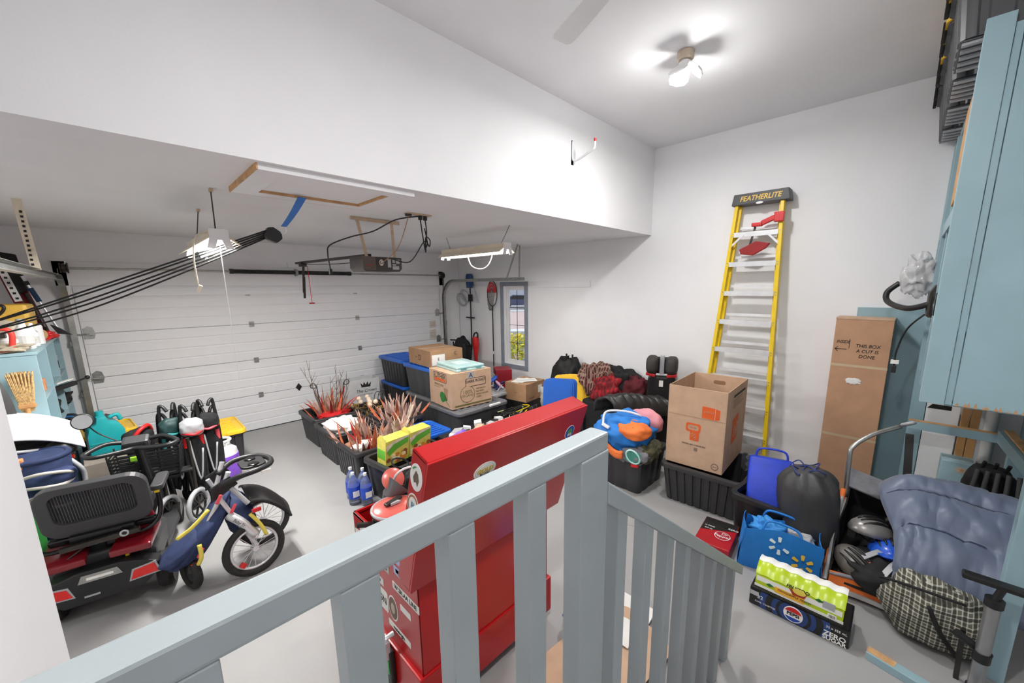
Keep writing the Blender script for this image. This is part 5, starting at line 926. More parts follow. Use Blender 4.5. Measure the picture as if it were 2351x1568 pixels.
# ------------------------------------------------ things in the open top of the red chest
t = thing('kitchen_kettle', 'black round pot with clear red lid standing in the open chest', 'pot', (1.235, -5.03, .70)); M().lathe([(.09, 0), (.12, .02), (.13, .12), (.12, .2), (.11, .21)], 24).build('pot', gblack, t, smooth=.6); M().lathe([(.118, .21), (.12, .225), (.1, .24), (.02, .245)], 24).build('lid', mat('coral_lid', (232, 112, 100), .25), t, smooth=.6); M().torus((0, 0, .225), .118, .008, (0, 0, 1), 28, 6).build('lid_rim', mat('clear_rim', (190, 190, 196), .1), t, smooth=2); M().bar((-.05, 0, .255), (.05, .02, .26), .03, .014).build('lid_handle', dsteel, t, bevel=.004); M().prism([(-.03, -.02), (.03, -.02), (0, .03)], (0, 0, .25), (1, 0, 0), (0, 1, 0), (0, 0, .012)).build('lid_badge', lgrey, t); M().tube([(-.12, 0, .18), (-.2, .02, .2)], .014, 8).build('spout', black, t)
t = thing('grey_jug', 'grey plastic jug with coral flip lid in the open chest', 'jug', (1.34, -4.88, .68)); M().lathe([(.07, 0), (.085, .05), (.095, .22), (.09, .25)], 22).build('jug', mat('smoke_grey', (96, 97, 100), .3), t, smooth=.6); k = M(); k.x = Matrix.Translation((0, .07, .29)) @ Matrix.Rotation(1.0, 4, 'X'); k.lathe([(.066, 0), (.068, .012), (.045, .022)], 22); k.build('flip_lid', mat('coral_lid', (0, 0, 0)), t, smooth=.6); k = M(); k.x = Matrix.Translation((-.08, -.04, .25)) @ Matrix.Rotation(.9, 4, 'Y'); k.lathe([(.02, 0), (.07, .08), (.075, .085)], 20); k.build('funnel', mat('smoke_grey', (96, 97, 100)), t, smooth=.6)
t = thing('head_torch', 'black head lamp strap with pale cable ring beside the jug', 'headlamp', (1.47, -4.90, .70)); M().soft((0, 0, .16), (.12, .14, .14), 81, .3, 3, fold=.3).build('strap_bundle', blackf, t, smooth=3); M().torus((-.04, -.06, .26), .13, .007, (.5, .8, .35), 32, 6, 1, 1.2).build('cable_ring', white, t, smooth=2); M().cb((.02, -.1, .3), (.07, .05, .05)).build('lamp_body', dsteel, t, bevel=.008); M().torus((-.02, .2, .3), .06, .006, (.4, .6, .7), 20, 6, 1.5, .8).build('goggle_rim', black, t, smooth=2)
tag(M().soft((1.40, -5.16, .80), (.16, .1, .12), 84, .3, 3, fold=.3).build('crumpled_bag', mat('crumpled_white', (226, 226, 228), .3, var=.05), None, smooth=3), 'crumpled white plastic bag in the open chest', 'bag')
t = thing('tool_tray', 'tray of loose wrenches and sockets at the front of the open chest', 'tool tray', (1.26, -5.28, .74)); M().box((-.15, -.18, 0), (.14, .14, .03)).build('tray', redp, t, bevel=.004)
for i in range(10): a = rnd.random() * 3; c = Vector((rnd.uniform(-.08, .08), rnd.uniform(-.1, .08), .05 + .06 * rnd.random())); d = Vector((math.cos(a) * .07, math.sin(a) * .07, rnd.uniform(-.02, .03))); k = M(); k.tube([c - d, c + d], .007, 6); k.cyl(c + d, c + d * 1.25, .014, n=10); k.build('wrench', (alu, dsteel, black)[i % 3], t, smooth=.6)
tag(M().cb((1.56, -5.06, .82), (.1, .03, .24), (.3, .2, .5)).build('paper_packet', mat('peach_card', (236, 160, 130)), None, bevel=.002), 'peach and white packet leaning in the open chest', 'packet')
# ------------------------------------------------ clutter along the right wall
t = thing('lid_stack', 'leaning stack of blue and yellow tote lids behind the red chest', 'tote lids', (4.66, -3.42, .0), .55)
for i in range(7):
    k = M(); k.x = Matrix.Translation((.0 + .026 * i, .06 - (.02 * i if i < 3 else .05 * i), .33 + (.0 if i < 3 else .05))) @ Matrix.Rotation(.2, 4, 'Y'); P_ = rrect(.46, .48, .07, 4); k.prism(P_, (0, 0, .2), (0, 1, 0), (0, 0, 1), (.012, 0, 0)); k.prism([(a * .9, b * .9) for a, b in P_], (-.012, 0, .2), (0, 1, 0), (0, 0, 1), (.014, 0, 0)); k.build('lid', bluelid if i < 3 else yellowlid, t, bevel=.003)
M().box((-.06, -.32, 0), (.26, .24, .3)).build('support_box', blackf, t)
t = thing('black_bag', 'black crumpled bag with upright handles against the right wall', 'bag', (5.16, -3.12, 0)); M().soft((0, 0, .5), (.19, .27, .5), 91, .18, 2.2, fold=.15, flat=-.5).build('body', black2, t, smooth=3); M().prism([(-.1, 0), (.12, 0), (.16, .16), (.02, .13), (.0, .1)], (-.05, .12, .88), (0, -1, 0), (0, 0, 1), (.05, 0, 0)).build('top_fold', black2, t)
for y in (.02, -.1): M().cyl((0, y, .95), (0, y, 1.06), .014, n=8).build('handle_end', black2, t)
redpl = plaid('red_buffalo_plaid', (176, 26, 38), (70, 14, 20), (30, 20, 22), 10); brpl = plaid('dark_tartan', (52, 34, 34), (120, 30, 36), (160, 140, 120), 14)
for nm, lb, c, r, m_, sd in (('tartan_shirt', 'dark tartan blanket on the clothes pile by the wall', (5.1, -3.72, .74), (.22, .3, .24), brpl, 1), ('plaid_shirt', 'red and black buffalo plaid shirt on the clothes pile', (5.0, -4.0, .66), (.18, .22, .22), redpl, 2), ('black_jacket', 'black jacket at the back of the clothes pile', (5.18, -4.05, .7), (.18, .3, .24), blackf, 3), ('maroon_cardigan', 'maroon knit at the right end of the clothes pile', (5.16, -4.3, .66), (.18, .22, .2), mat('maroon_knit', (92, 24, 34), .9, var=.3, scale=30), 4)): tag(M().soft(c, r, 100 + sd, .28, 2.4, fold=.3).build(nm, m_, None, smooth=3), lb, 'clothing', 'clothes piled by the right wall')
t = thing('clothes_hamper', 'dark fabric hamper under the pile of clothes', 'hamper', (5.10, -4.05, 0)); M().box((-.27, -.4, 0), (.27, .4, .5)).build('body', blackf, t, bevel=.04)
puff = mat('black_puffer', (46, 44, 44), .4, var=.15)
def pf(u, v): a = pi * v; return (4.42 + .55 * u, -4.30 - .5 * u + .13 * math.cos(a) * 1.2, .52 + .02 * math.sin(5 * u) + (.2 + .02 * abs(math.sin(u * 24)) + .03 * noise.noise(Vector((u * 5, v * 4, 7)))) * math.sin(a) ** .7 + .02 * noise.noise(Vector((u * 18, v * 9, 2))))
tag(M().sheet(pf, 60, 18, .03).build('puffer_coat', puff, None, smooth=3), 'black quilted puffer coat draped between the clothes and the moving box', 'coat')
tag(M().soft((4.6, -4.55, .3), (.25, .34, .3), 130, .1, 2, flat=-.3).build('black_duffel', blackf, None, smooth=3), 'black duffel bag under the puffer coat', 'bag')
t = thing('booster_seat', 'black and red child booster car seat standing by the wall', 'car seat', (5.12, -4.72, 0), .35); rs = mat('dark_seat_fabric', (58, 54, 52), .7)
M().prism([(-.22, 0), (.22, 0), (.22, .5), (-.22, .5)], (-.1, 0, 0), (0, 1, 0), (0, 0, 1), (.24, 0, 0)).build('base_box', black, t, bevel=.02)
M().prism([(-.2, .5), (.2, .5), (.17, .95), (-.17, .95)], (-.02, 0, 0), (0, 1, 0), (0, 0, 1), (.1, 0, 0)).build('backrest', black, t, bevel=.03)
for s_ in (-1, 1): M().ball((-.05, s_ * .12, 1.11), (.13, .075, .115), 24, 16, .62).build('head_wing', rs, t, smooth=3); M().cb((-.05, s_ * .13, .985), (.16, .12, .04), (s_ * .15, 0, 0)).build('red_trim', redp, t, bevel=.012)
M().box((-.0, -.13, .98), (.05, .13, 1.2)).build('head_pad', black, t, bevel=.02); M().box((-.06, -.028, .98), (-.0, .028, 1.23)).build('head_post', lgrey, t, bevel=.008); M().box((-.06, -.025, .82), (-.04, .025, .9)).build('white_tag', paper, t)
# toys tote
tote('open_tote', 'open black tote heaped with blue and orange swim bags', (4.02, -4.90, 0), .58, .60, .40, bincol, 0, ribs=.16, amp=.006)
t = thing('swim_bag', 'blue swim bag with orange panels on top of a black tote', 'bag', (3.98, -4.88, .36), -.2)
M().soft((0, 0, .2), (.28, .3, .2), 151, .16, 2.0, n=56, m=36, fold=.34, ff=4.5, flat=-.18).build('body', sky_blue, t, smooth=3); M().soft((-.12, -.2, .29), (.14, .17, .085), 152, .1, 1.8, fold=.14, ff=4).build('orange_flap', orangef, t, smooth=3); M().sheet(lambda u, v: (-.31 + .03 * math.sin(pi * u), .28 - .5 * u, .05 + .08 * v + .04 * math.sin(6 * u)), 12, 3, .02).build('orange_band', orangef, t, smooth=3)
M().tube(spline([(-.28, .08, .3), (-.2, .12, .42), (-.05, .0, .43), (.05, -.12, .4), (.1, -.1, .36)], 6), .012, 8).build('white_cord', white, t, smooth=2); M().cb((-.25, .06, .29), (.07, .09, .03), (.3, .3, .3)).build('buckle', white, t, bevel=.008); decal('print', [(-.02, -.02), (.025, -.005), (0, .025)], frame((-.22, -.26, .34), (0, -1, 0), (.6, 0, .8)), dsteel, t)
tag(M().soft((4.15, -5.02, .66), (.1, .18, .13), 155, .1, 1.8, fold=.1).build('pink_shirt', pinkf, None, smooth=3), 'pink shirt on top of the blue swim bag', 'clothing')
t = thing('swim_goggles', 'green swim mask with grey strap at the rim of the heaped tote', 'goggles', (3.78, -5.10, .36), .3); M().soft((0, 0, .05), (.1, .14, .08), 157, .15, 2.2).build('grey_pouch', greyf, t, smooth=3); M().prism(rrect(.15, .1, .03), (-.095, 0, .07), (0, 1, 0), (0, 0, 1), (-.015, 0, 0)).build('lens', mat('green_lens', (70, 150, 136), .15), t, bevel=.004); M().torus((-.104, 0, .07), .065, .01, (1, 0, 0), 24, 8, 1.2, .85).build('frame', mat('mint_rubber', (190, 232, 226), .5), t, smooth=2); M().cb((-.06, .12, .04), (.02, .1, .09), (.5, 0, 0)).build('grey_patch', greyf, t); M().cb((-.1, -.02, -.02), (.03, .07, .03)).build('red_snorkel', redp, t, bevel=.006)
tag(M().soft((3.95, -5.14, .42), (.18, .12, .1), 159, .25, 3, fold=.25).build('camo_cloth', mat('camo', (96, 92, 64), .9, scale=16, rgb2=(50, 54, 40)), None, smooth=3), 'camouflage cloth at the right of the heaped tote', 'clothing')
# cardboard and blue sheet on the floor behind the rail
o = M().sheet(lambda u, v: (1.55 + .75 * u + .1 * v, -6.1 + .45 * v - .1 * u, .012 + .03 * abs(math.sin(6 * u + 3 * v))), 16, 8, .006); tag(o.build('flattened_cardboard', card, None, smooth=.4), 'flattened sheets of cardboard on the floor at the foot of the red chest', 'cardboard')
tag(M().sheet(lambda u, v: (2.1 + .35 * u, -5.75 - .25 * v, .05 + .02 * math.sin(7 * u)), 8, 6, .006).build('flattened_carton', paper, None, smooth=.4), 'white flattened carton right of the cardboard sheets', 'cardboard')
t = thing('tennis_case', 'blue and black racket case lying behind the stair railing', 'case', (2.1, -5.72, .08), -.5); M().soft((0, 0, .04), (.16, .08, .035), 161, .05, 2).build('body', sky_blue, t, smooth=3); M().tube([(-.18, -.06, .03), (.2, -.07, .03)], .014, 8).build('black_edge', black, t)
# ================================================================== left side: shelf unit
t = thing('cubby_shelf', 'teal wooden cubby shelf unit standing in the left corner', 'shelf', (-.17, -1.95, 0))
D_ = .58; LY = 1.83
for y in (0, .62, 1.22, LY - .02): M().box((-D_, y, 0), (0, y + .02, 1.60)).build('upright', teal, t, bevel=.002)
M().box((-D_ - .005, -.005, 1.60), (.005, LY + .005, 1.625)).build('top_board', teal, t, bevel=.003); M().box((-D_ - .01, 0, 0), (-D_, LY, 1.6)).build('back_board', teal, t)
for i, z in enumerate((.08, .5, .87, 1.22)): M().box((-D_, .02, z), (-.002, LY - .02, z + .02)).build('shelf_board', teal, t, bevel=.002)
cub = lambda c, r: (-.32, -1.95 + (.32, .93, 1.52)[c], (.1, .52, .89, 1.24)[r])
def item(name, label, cat, k, m, smooth=None, bevel=0, loc=None):
    o = k.build(name, m, None, smooth=smooth, bevel=bevel)
    if loc: o.location = loc
    return tag(o, label, cat)
x, y, z = cub(0, 3); item('wood_block', 'small orange wood block in the upper near cubby', 'wood block', M().box((-.05, -.05, 0), (.05, .05, .1)), mat('orange_wood', (206, 140, 96)), bevel=.006, loc=(-.25, -1.5, z))
x, y, z = cub(1, 3); t = thing('oil_jug', 'green jug with yellow top in the upper middle cubby', 'jug', (-.26, -1.0, z)); M().lathe([(.05, 0), (.06, .02), (.06, .14), (.03, .19)], 16).build('jug', mat('dark_green_plastic', (30, 70, 50)), t, smooth=.6); M().ball((0, 0, .22), .04, 12, 8).build('cap', mat('lime_yellow', (200, 200, 80)), t, smooth=3)
t = thing('spray_can', 'white and black spray can in the upper far cubby', 'can', (-.23, -.42, z)); M().lathe([(.04, 0), (.042, .01), (.042, .18), (.03, .2)], 16).build('can', lgrey, t, smooth=.6); M().cyl((0, 0, .2), (0, 0, .24), .03).build('cap', black, t); M().cyl((0, 0, .05), (0, 0, .13), .0428).build('label', black, t)
t = thing('caulking_gun', 'black caulking gun jutting out of the middle cubby', 'caulking gun', (-.1, -.98, 1.13)); M().bar((-.2, -.1, 0), (.02, .22, .03), .045, .045).build('cradle', black, t, bevel=.01); M().cyl((.0, .2, .03), (.1, .36, .05), .01).build('rod', black, t); M().ball((.1, .36, .05), .022, 10, 8).build('knob', black, t, smooth=3); M().bar((-.2, -.1, .05), (0, .2, .075), .03, .01).build('pale_strip', paper, t)
item('work_gloves', 'black crumpled work gloves in the far middle cubby', 'gloves', M().soft((0, 0, .07), (.09, .13, .07), 201, .3, 2.6, fold=.3), black2, 3, 0, (-.24, -.45, .89))
item('dark_pouch', 'dark pouch in the centre cubby below the caulking gun', 'pouch', M().soft((0, 0, .1), (.1, .14, .09), 202, .2, 2.2), blackf, 3, 0, (-.29, -1.02, .89))
item('red_tin', 'red tin at the back of the near middle cubby', 'tin', M().lathe([(.05, 0), (.055, .01), (.055, .12), (.05, .13)], 16), redp, .6, 0, (-.2, -1.42, .52)); t = thing('orange_flashlight', 'orange and black flashlight standing in the lower near cubby', 'flashlight', (-.18, -1.30, .52)); M().cyl((0, 0, 0), (0, 0, .2), .035).build('body', orange, t); M().lathe([(.03, .2), (.045, .24), (.045, .28)], 16).build('head', black, t, smooth=.6)
t = thing('jumper_cables', 'blue and black cables hanging out of the lower cubbies', 'cables', (-.16, -1.0, .52))
for i in range(4): M().tube(spline([(-.05, .1 * i - .1, .32), (.05, .1 * i - .12, .3), (.12, .08 * i - .1, .1), (.14, .1 * i - .2, -.15), (.16, .05 * i - .2, -.3)], 6), .012, 8).build('cable', (black, black, mat('blue_cable', (30, 90, 150)), black)[i], t, smooth=2)
# things on top of the shelf
TZ_ = 1.627
def bott(loc, label, m, h, r, cap):
    t = thing('bottle', label, 'bottle', loc); M().lathe([(r * .9, 0), (r, .01), (r, h * .65), (r * .45, h * .85), (r * .4, h)], 18).build('body', m, t, smooth=.6); M().cyl((0, 0, h), (0, 0, h + .03), r * .45).build('cap', cap, t); M().cyl((0, 0, h * .15), (0, 0, h * .5), r * 1.01, n=18).build('label', mat('pale_label', (206, 206, 204)), t); return t
bott((-.24, -1.66, TZ_), 'tall white spray bottle on the teal shelf', white, .22, .055, lgrey); bott((-.31, -1.72, TZ_), 'short white bottle beside the tall spray bottle', white, .13, .045, white); bott((-.215, -1.45, TZ_), 'slim white bottle right of the tall spray bottle', white, .17, .035, white)
t = thing('paint_can', 'white printed can on the teal shelf with black emblem', 'can', (-.225, -1.25, TZ_)); M().lathe([(.055, 0), (.057, .01), (.057, .16), (.05, .17)], 18).build('can', white, t, smooth=.6); decal('emblem', ell(0, 0, .03, .035), frame((.0, -.0575, .1), (1, 0, 0), (0, 0, 1)), ink, t)
item('wood_ball', 'round pale wood ball at the far end of the teal shelf', 'ball', M().ball((0, 0, .06), .06, 16, 10), rwood, 3, 0, (-.23, -.95, TZ_)); item('red_rag', 'red rag beside the wood ball on the teal shelf', 'rag', M().soft((0, 0, .04), (.09, .1, .045), 206, .3, 2.8, fold=.3), redp, 3, 0, (-.22, -.78, TZ_)); item('burlap_rag', 'beige burlap cloth along the front of the teal shelf top', 'rag', M().soft((0, 0, .03), (.12, .14, .035), 207, .3, 2.6, fold=.35), mat('burlap', (170, 160, 140), .9, var=.2, scale=30), 3, 0, (-.32, -1.83, TZ_))
t = thing('safety_helmet', 'pale beige hard hat on the teal shelf', 'hard hat', (-.36, -1.45, TZ_ + .06)); M().lathe([(.14, 0), (.13, .02), (.125, .08), (.09, .15), (.02, .18)], 22).build('shell', mat('beige_shell', (206, 196, 176), .4), t, smooth=3); M().lathe([(.14, 0), (.17, -.006), (.17, .004), (.12, .015)], 22).build('brim', mat('beige_shell', (0, 0, 0)), t, smooth=.6); M().box((-.1, -.1, -.06), (.1, .1, 0)).build('box_under', black2, t)
t = thing('yellow_case', 'yellow tool case behind the hard hat on the teal shelf', 'case', (-.40, -1.1, TZ_)); M().box((-.18, -.2, 0), (.18, .2, .36)).build('case', mat('amber_plastic', (226, 180, 70), .45), t, bevel=.03); M().box((-.185, -.205, .15), (.185, .205, .17)).build('seam', black, t); M().torus((0, -.2, .3), .05, .012, (0, 1, 0), 20, 6, 1.4, .6).build('handle', black, t, smooth=2)
t = thing('hand_saw', 'hand saw with red open handle at the left edge of the shelf top', 'saw', (-.36, -1.93, TZ_ + .0)); M().tube(spline([(.08, 0, .03), (.095, 0, .14), (.06, 0, .19), (-.06, 0, .19), (-.09, 0, .14), (-.08, 0, .04), (0, 0, .012), (.08, 0, .03)], 5), .017, 8).build('handle', mat('coral_red_plastic', (226, 62, 48), .45), t, smooth=2); M().prism([(-.09, .05), (-.3, .03), (-.3, .0), (-.09, .14)], (0, -.002, 0), (1, 0, 0), (0, 0, 1), (0, .004, 0)).build('blade', steel, t)
# broom and shovel leaning on the shelf side
t = thing('straw_broom', 'straw broom head up, leaning on the end of the teal shelf', 'broom', (-.26, -2.06, 0)); M().cyl((-.02, -.1, 0), (0, .0, 1.2), .013, n=10).build('handle', tan, t); straw = mat('straw', (200, 164, 112), .9, var=.3, scale=60)
for i in range(44): a = -.055 + .0025 * i; M().tube([(a * .5, .02 + .01 * (i % 3), 1.17), (a * .9, .02 + .012 * (i % 3), 1.33), (a * 1.25 + .006 * math.sin(i), .03 + .01 * (i % 3), 1.47 + .02 * math.sin(i * 2.1))], .0055, 5).build('straw_tuft', straw, t)
M().box((-.045, .0, 1.2), (.045, .04, 1.23)).build('binding', tan, t, bevel=.006)
t = thing('garden_shovel', 'dark steel shovel blade up, left of the straw broom', 'shovel', (-.40, -2.2, 0)); M().cyl((0, -.05, 0), (0.0, 0, 1.2), .015, n=10).build('shaft', tan, t); M().sheet(lambda u, v: ((u - .5) * (.2 - .1 * v ** 2), .02 - .05 * math.sin(pi * u), 1.18 + .3 * v), 8, 8, .004).build('blade', mat('blade_grey', (92, 92, 92), .35, .5), t, smooth=1)
# long tools in the corner above the shelf
t = thing('snow_shovel', 'black snow shovel leaning blade up in the left front corner', 'snow shovel', (-.34, -.28, 1.63)); M().prism([(-.09, 0), (.03, .05), (.0, .42), (-.1, .44)], (.02, 0, .42), (1, 0, 0), (0, 0, 1), (0, .04, 0)).build('blade', black2, t, bevel=.01); M().tube([(.03, .02, .45), (.12, 0, 0)], .015, 8).build('shaft', dsteel, t)
t = thing('red_sled', 'dark red plastic sled standing behind the poles in the left corner', 'sled', (-.42, -.3, 1.63)); M().sheet(lambda u, v: (-.06 + .13 * u + .14 * (1 - v), .06 + .05 * math.sin(pi * u), .75 * v), 8, 10, .01).build('shell', mat('dark_red_plastic2', (128, 16, 22), .4), t, smooth=1); M().tube(spline([(.05, 0, .2), (.08, -.03, .1), (.12, -.03, .02)], 4), .02, 8).build('red_grip', redp, t, smooth=2)
t = thing('snow_brush', 'aluminium snow brush with blue grip and black scraper end', 'snow brush', (-.13, -.4, 1.63)); M().cyl((.0, 0, .04), (-.17, 0, .62), .012, n=10).build('pole', alu, t, smooth=1); M().cyl((-.095, 0, .36), (-.135, 0, .5), .02, n=10).build('blue_grip', mat('navy_foam', (24, 52, 84), .8), t); M().prism([(-.06, .12), (-.02, .1), (.08, .0), (-.02, .02)], (0, -.02, 0), (1, 0, 0), (0, 0, 1), (0, .04, 0)).build('scraper', black, t); M().cyl((-.145, 0, .53), (-.155, 0, .57), .018, n=10).build('collar', black, t)
t = thing('punched_angle', 'white punched steel angle hanging down in the left corner', 'bracket', (-.36, -.55, 2.0)); M().bar((.02, 0, 0), (-.06, 0, .42), .05, .004, (0, 1, 0)).build('strip', white, t)
for i in range(8): M().cb((.015 - .01 * i, -.003, .03 + .05 * i), (.02, .006, .02)).build('hole', ink, t)
# ================================================================== white shell, golf bag, boxes
t = thing('gear_heap_bag', 'black duffel heap under the white plastic shell', 'bag', (-.50, -2.32, 0)); M().soft((0, 0, .48), (.24, .3, .48), 211, .12, 2, flat=-.48).build('body', black2, t, smooth=3)
t = thing('ride_on_shell', 'white and black moulded plastic toy car shell on the left heap', 'toy car', (-.32, -2.15, .93), .2)
M().sheet(lambda u, v: (-.26 + .54 * u, -.26 + .48 * v, .27 - .18 * u ** 2.6 - .16 * (2 * v - 1) ** 2 + .02), 16, 12, .012).build('hood', white, t, smooth=3); M().soft((-.14, -.2, .12), (.11, .06, .05), 213, .08, 2).build('headlight', black, t, smooth=3); M().soft((.02, -.02, -.03), (.2, .17, .07), 214, .1, 2).build('bumper', black2, t, smooth=3); M().tube(spline([(-.24, -.24, .0), (-.1, -.25, .03), (.05, -.22, .0), (.18, -.16, -.02)], 5), .012, 8).build('chrome_strip', lgrey, t, smooth=2)
t = thing('black_hard_hat', 'black domed cap above the golf bag', 'cap', (-.12, -2.30, .86)); M().lathe([(.08, 0), (.085, .03), (.07, .08), (.03, .1)], 20).build('dome', black, t, smooth=3); M().box((-.07, -.1, -.005), (.07, .0, .004)).build('peak', black, t, bevel=.002)
t = thing('golf_bag', 'navy and grey golf bag standing behind the scooter seat', 'golf bag', (-.22, -2.5, 0), .1)
M().lathe([(.13, 0), (.15, .02), (.15, .4), (.165, .75), (.16, .9), (.15, .93)], 24).build('barrel', navy, t, smooth=.8); gpan = mat('warm_grey_panel', (190, 184, 176), .7)
for z, s_, r in ((.78, 1, .12), (.62, 1, .15)): M().soft((.03, -.12, z), (.14, .09, r * .55), 215 + int(z * 10), .06, 2).build('pocket', navy, t, smooth=3); M().tube(spline([(-.11, -.16, z + .04), (0, -.225, z + .07), (.13, -.18, z + .03), (.15, -.12, z - .03), (.1, -.2, z - .045), (0, -.222, z - .03), (-.11, -.17, z - .02)], 5), .012, 8).build('grey_piping', gpan, t, smooth=2)
M().torus((0, 0, .92), .15, .02, (0, 0, 1), 28, 8).build('collar', navy, t, smooth=2); M().tube(spline([(.15, -.02, .85), (.2, -.05, .75), (.19, -.05, .6)], 5), .015, 8).build('strap', lgrey, t, smooth=2)
t = thing('orange_grip_stack', 'strip of orange foam blocks left of the golf bag', 'foam strip', (-.29, -2.62, .0))
for i in range(4): M().box((-.025, -.03, .80 + .04 * i), (.025, .03, .836 + .04 * i)).build('foam_block', mat('pale_orange_foam', (226, 140, 84), .8), t, bevel=.006)
M().box((-.02, -.01, 0), (.02, .02, .8)).build('stem', black, t)
t = thing('green_tarp_bag', 'green sack at the far left behind the white wall corner', 'sack', (-.36, -2.88, 0)); M().soft((0, 0, .38), (.13, .2, .4), 218, .12, 2, flat=-.38).build('body', mat('green_sack', (30, 120, 44), .7), t, smooth=3)
t = cbox('grey_carton', 'taupe printed carton with oval mark behind the scooter seat', (.07, -1.80, .32), (.27, .2, .27), mat('taupe_card', (140, 130, 120), .7), .06, cat='box'); FG = lambda x, z: frame((x, -.1005, z), (1, 0, 0), (0, 0, 1)); o = decal('oval_print', ell(0, 0, .035, .03), FG(.04, .17), ink, t); decal('oval_fill', ell(0, 0, .031, .026), FG(.04, .17), mat('taupe_card', (0, 0, 0)), o, .0016); decal('print_strip', rect(-.1, -.012, .01, .012), FG(-.01, .03), paper, t); text('print', 'INVICTA', .045, FG(.075, .035), paper, t, lift=.003)
tag(M().box((-.1, -1.93, 0), (.24, -1.66, .318)).build('black_crate', black2, None, bevel=.01), 'black crate on the floor under the taupe carton', 'crate')
M_ = M().box((.1, -2.05, .0), (.2, -1.95, .2)).build('white_carton', white, None, bevel=.004); tag(M_, 'small white carton just behind the scooter backrest', 'box'); M_.location = (-.12, .02, .0)
t = thing('jerry_can', 'teal plastic water jug with handle left of the strollers', 'water jug', (.08, -1.38, .45), .12); tq = mat('turquoise_plastic', (34, 160, 164), .4, var=.05)
M().prism([(-.13, 0), (.13, 0), (.13, .3), (.09, .38), (.03, .4), (.02, .46), (-.05, .46), (-.06, .39), (-.11, .36), (-.13, .28)], (0, -.1, 0), (1, 0, 0), (0, 0, 1), (0, .2, 0)).build('body', tq, t, bevel=.025, smooth=.8); M().cyl((-.015, 0, .455), (-.015, 0, .5), .03).build('spout', tq, t); M().tube(spline([(.04, 0, .42), (.1, 0, .44), (.12, 0, .38)], 4), .018, 8).build('handle', tq, t, smooth=2); M().box((-.115, -.104, .2), (.115, -.1, .212)).build('mould_ridge', tq, t, bevel=.003)
tag(M().box((-.08, -1.62, 0), (.28, -1.2, .448)).build('black_crate', black2, None, bevel=.012), 'black crate on the floor under the teal water jug', 'crate')
o = tote('storage_tote', 'black tote with ribbed yellow lid behind the teal water jug', (.06, -.78, 0), .40, .46, .62, bincol, .1, yellowlid, ribs=.09, amp=.01)
tote('storage_tote', 'black tote with yellow lid near the door, behind the propane tank', (.95, -1.15, 0), .42, .62, .48, bincol, 0, yellowlid, ribs=.09, amp=.01)
t = thing('propane_tank', 'white propane cylinder with purple sleeve beside the strollers', 'gas cylinder', (.90, -1.66, 0)); M().lathe([(.1, 0), (.12, .02), (.15, .05), (.152, .3), (.14, .37), (.08, .42), (.03, .43)], 28).build('cylinder', white, t, smooth=.6); M().lathe([(.1525, .05), (.154, .055), (.154, .31), (.1525, .315)], 28).build('purple_sleeve', mat('purple_wrap', (136, 84, 206), .4, var=.15, scale=14), t, smooth=.6); k = M()
for a in (0.4, 2.0, 3.6, 5.2): k.cyl((.09 * math.cos(a), .09 * math.sin(a), .38), (.09 * math.cos(a), .09 * math.sin(a), .47), .012, n=8)
k.torus((0, 0, .475), .095, .014, (0, 0, 1), 24, 8); k.build('collar', white, t, smooth=.8); M().cyl((0, 0, .43), (0, 0, .47), .02).build('valve', mat('brass', (180, 150, 90), .3, .8), t)
# ================================================================== mobility scooter
sc_ = thing('mobility_scooter', 'black and red mobility scooter seen from behind, at the left', 'mobility scooter', (.065, -3.22, 0), -.19); t = sc_
mred = mat('metallic_maroon', (130, 22, 34), .25, .2, var=.06, coat=.5); sgrey = mat('scooter_grey', (58, 58, 60), .45)
def wheel(t, c, r, wd, m_r=grey, spokes=5, ax=(1, 0, 0)):
    w_ = M().lathe([(r * .62, -wd * .4), (r * .9, -wd * .5), (r, -wd * .25), (r, wd * .25), (r * .9, wd * .5), (r * .62, wd * .4)], 26, c, ax).build('wheel', rubber, t, smooth=.5); M().lathe([(r * .1, -wd * .3), (r * .62, -wd * .34), (r * .62, wd * .34), (r * .1, wd * .3)], 20, c, ax).build('hub', m_r, w_, smooth=.5)
    return w_
for x in (-.27, .27): wheel(t, (x, .0, .125), .125, .085)
for x in (-.21, .21): wheel(t, (x, .98, .1), .1, .07)
M().prism([(-.25, .22), (-.18, .15), (.18, .15), (.25, .22), (.275, .3), (.2, .34), (.1, .37), (-.1, .37), (-.2, .34), (-.275, .3)], (0, -.20, 0), (1, 0, 0), (0, 0, 1), (0, .1, 0)).build('rear_bumper', black, t, bevel=.012)
M().prism([(-.24, .17), (.24, .17), (.25, .34), (.18, .42), (-.18, .42), (-.25, .34)], (0, -.08, 0), (1, 0, 0), (0, 0, 1), (0, .44, 0)).build('motor_cover', sgrey, t, bevel=.02)
for s_ in (-1, 1):
    M().prism([(.05, -.04), (.25, -.05), (.27, .2), (.21, .36), (.08, .3)], (0, -.15, .41), (s_, 0, 0), (0, 1, .14), (0, 0, .045)).build('red_fender', mred, t, bevel=.012)
    rf = M().prism([(.13, .225), (.265, .235), (.25, .30), (.15, .285)], (0, -.208, 0), (s_, 0, 0), (0, 0, 1), (0, .012, 0)).build('reflector', mat('reflector_red', (226, 40, 34), .2), t, bevel=.003); M().prism([(.12, .215), (.275, .225), (.258, .31), (.142, .295)], (0, -.204, 0), (s_, 0, 0), (0, 0, 1), (0, .008, 0)).build('bezel', lgrey, rf)
    M().lathe(sum([[(.022, .012 * q), (.03, .012 * q + .004)] for q in range(7)], []), 12, (s_ * .17, -.02, .34)).build('spring', gblack, t, smooth=.5)
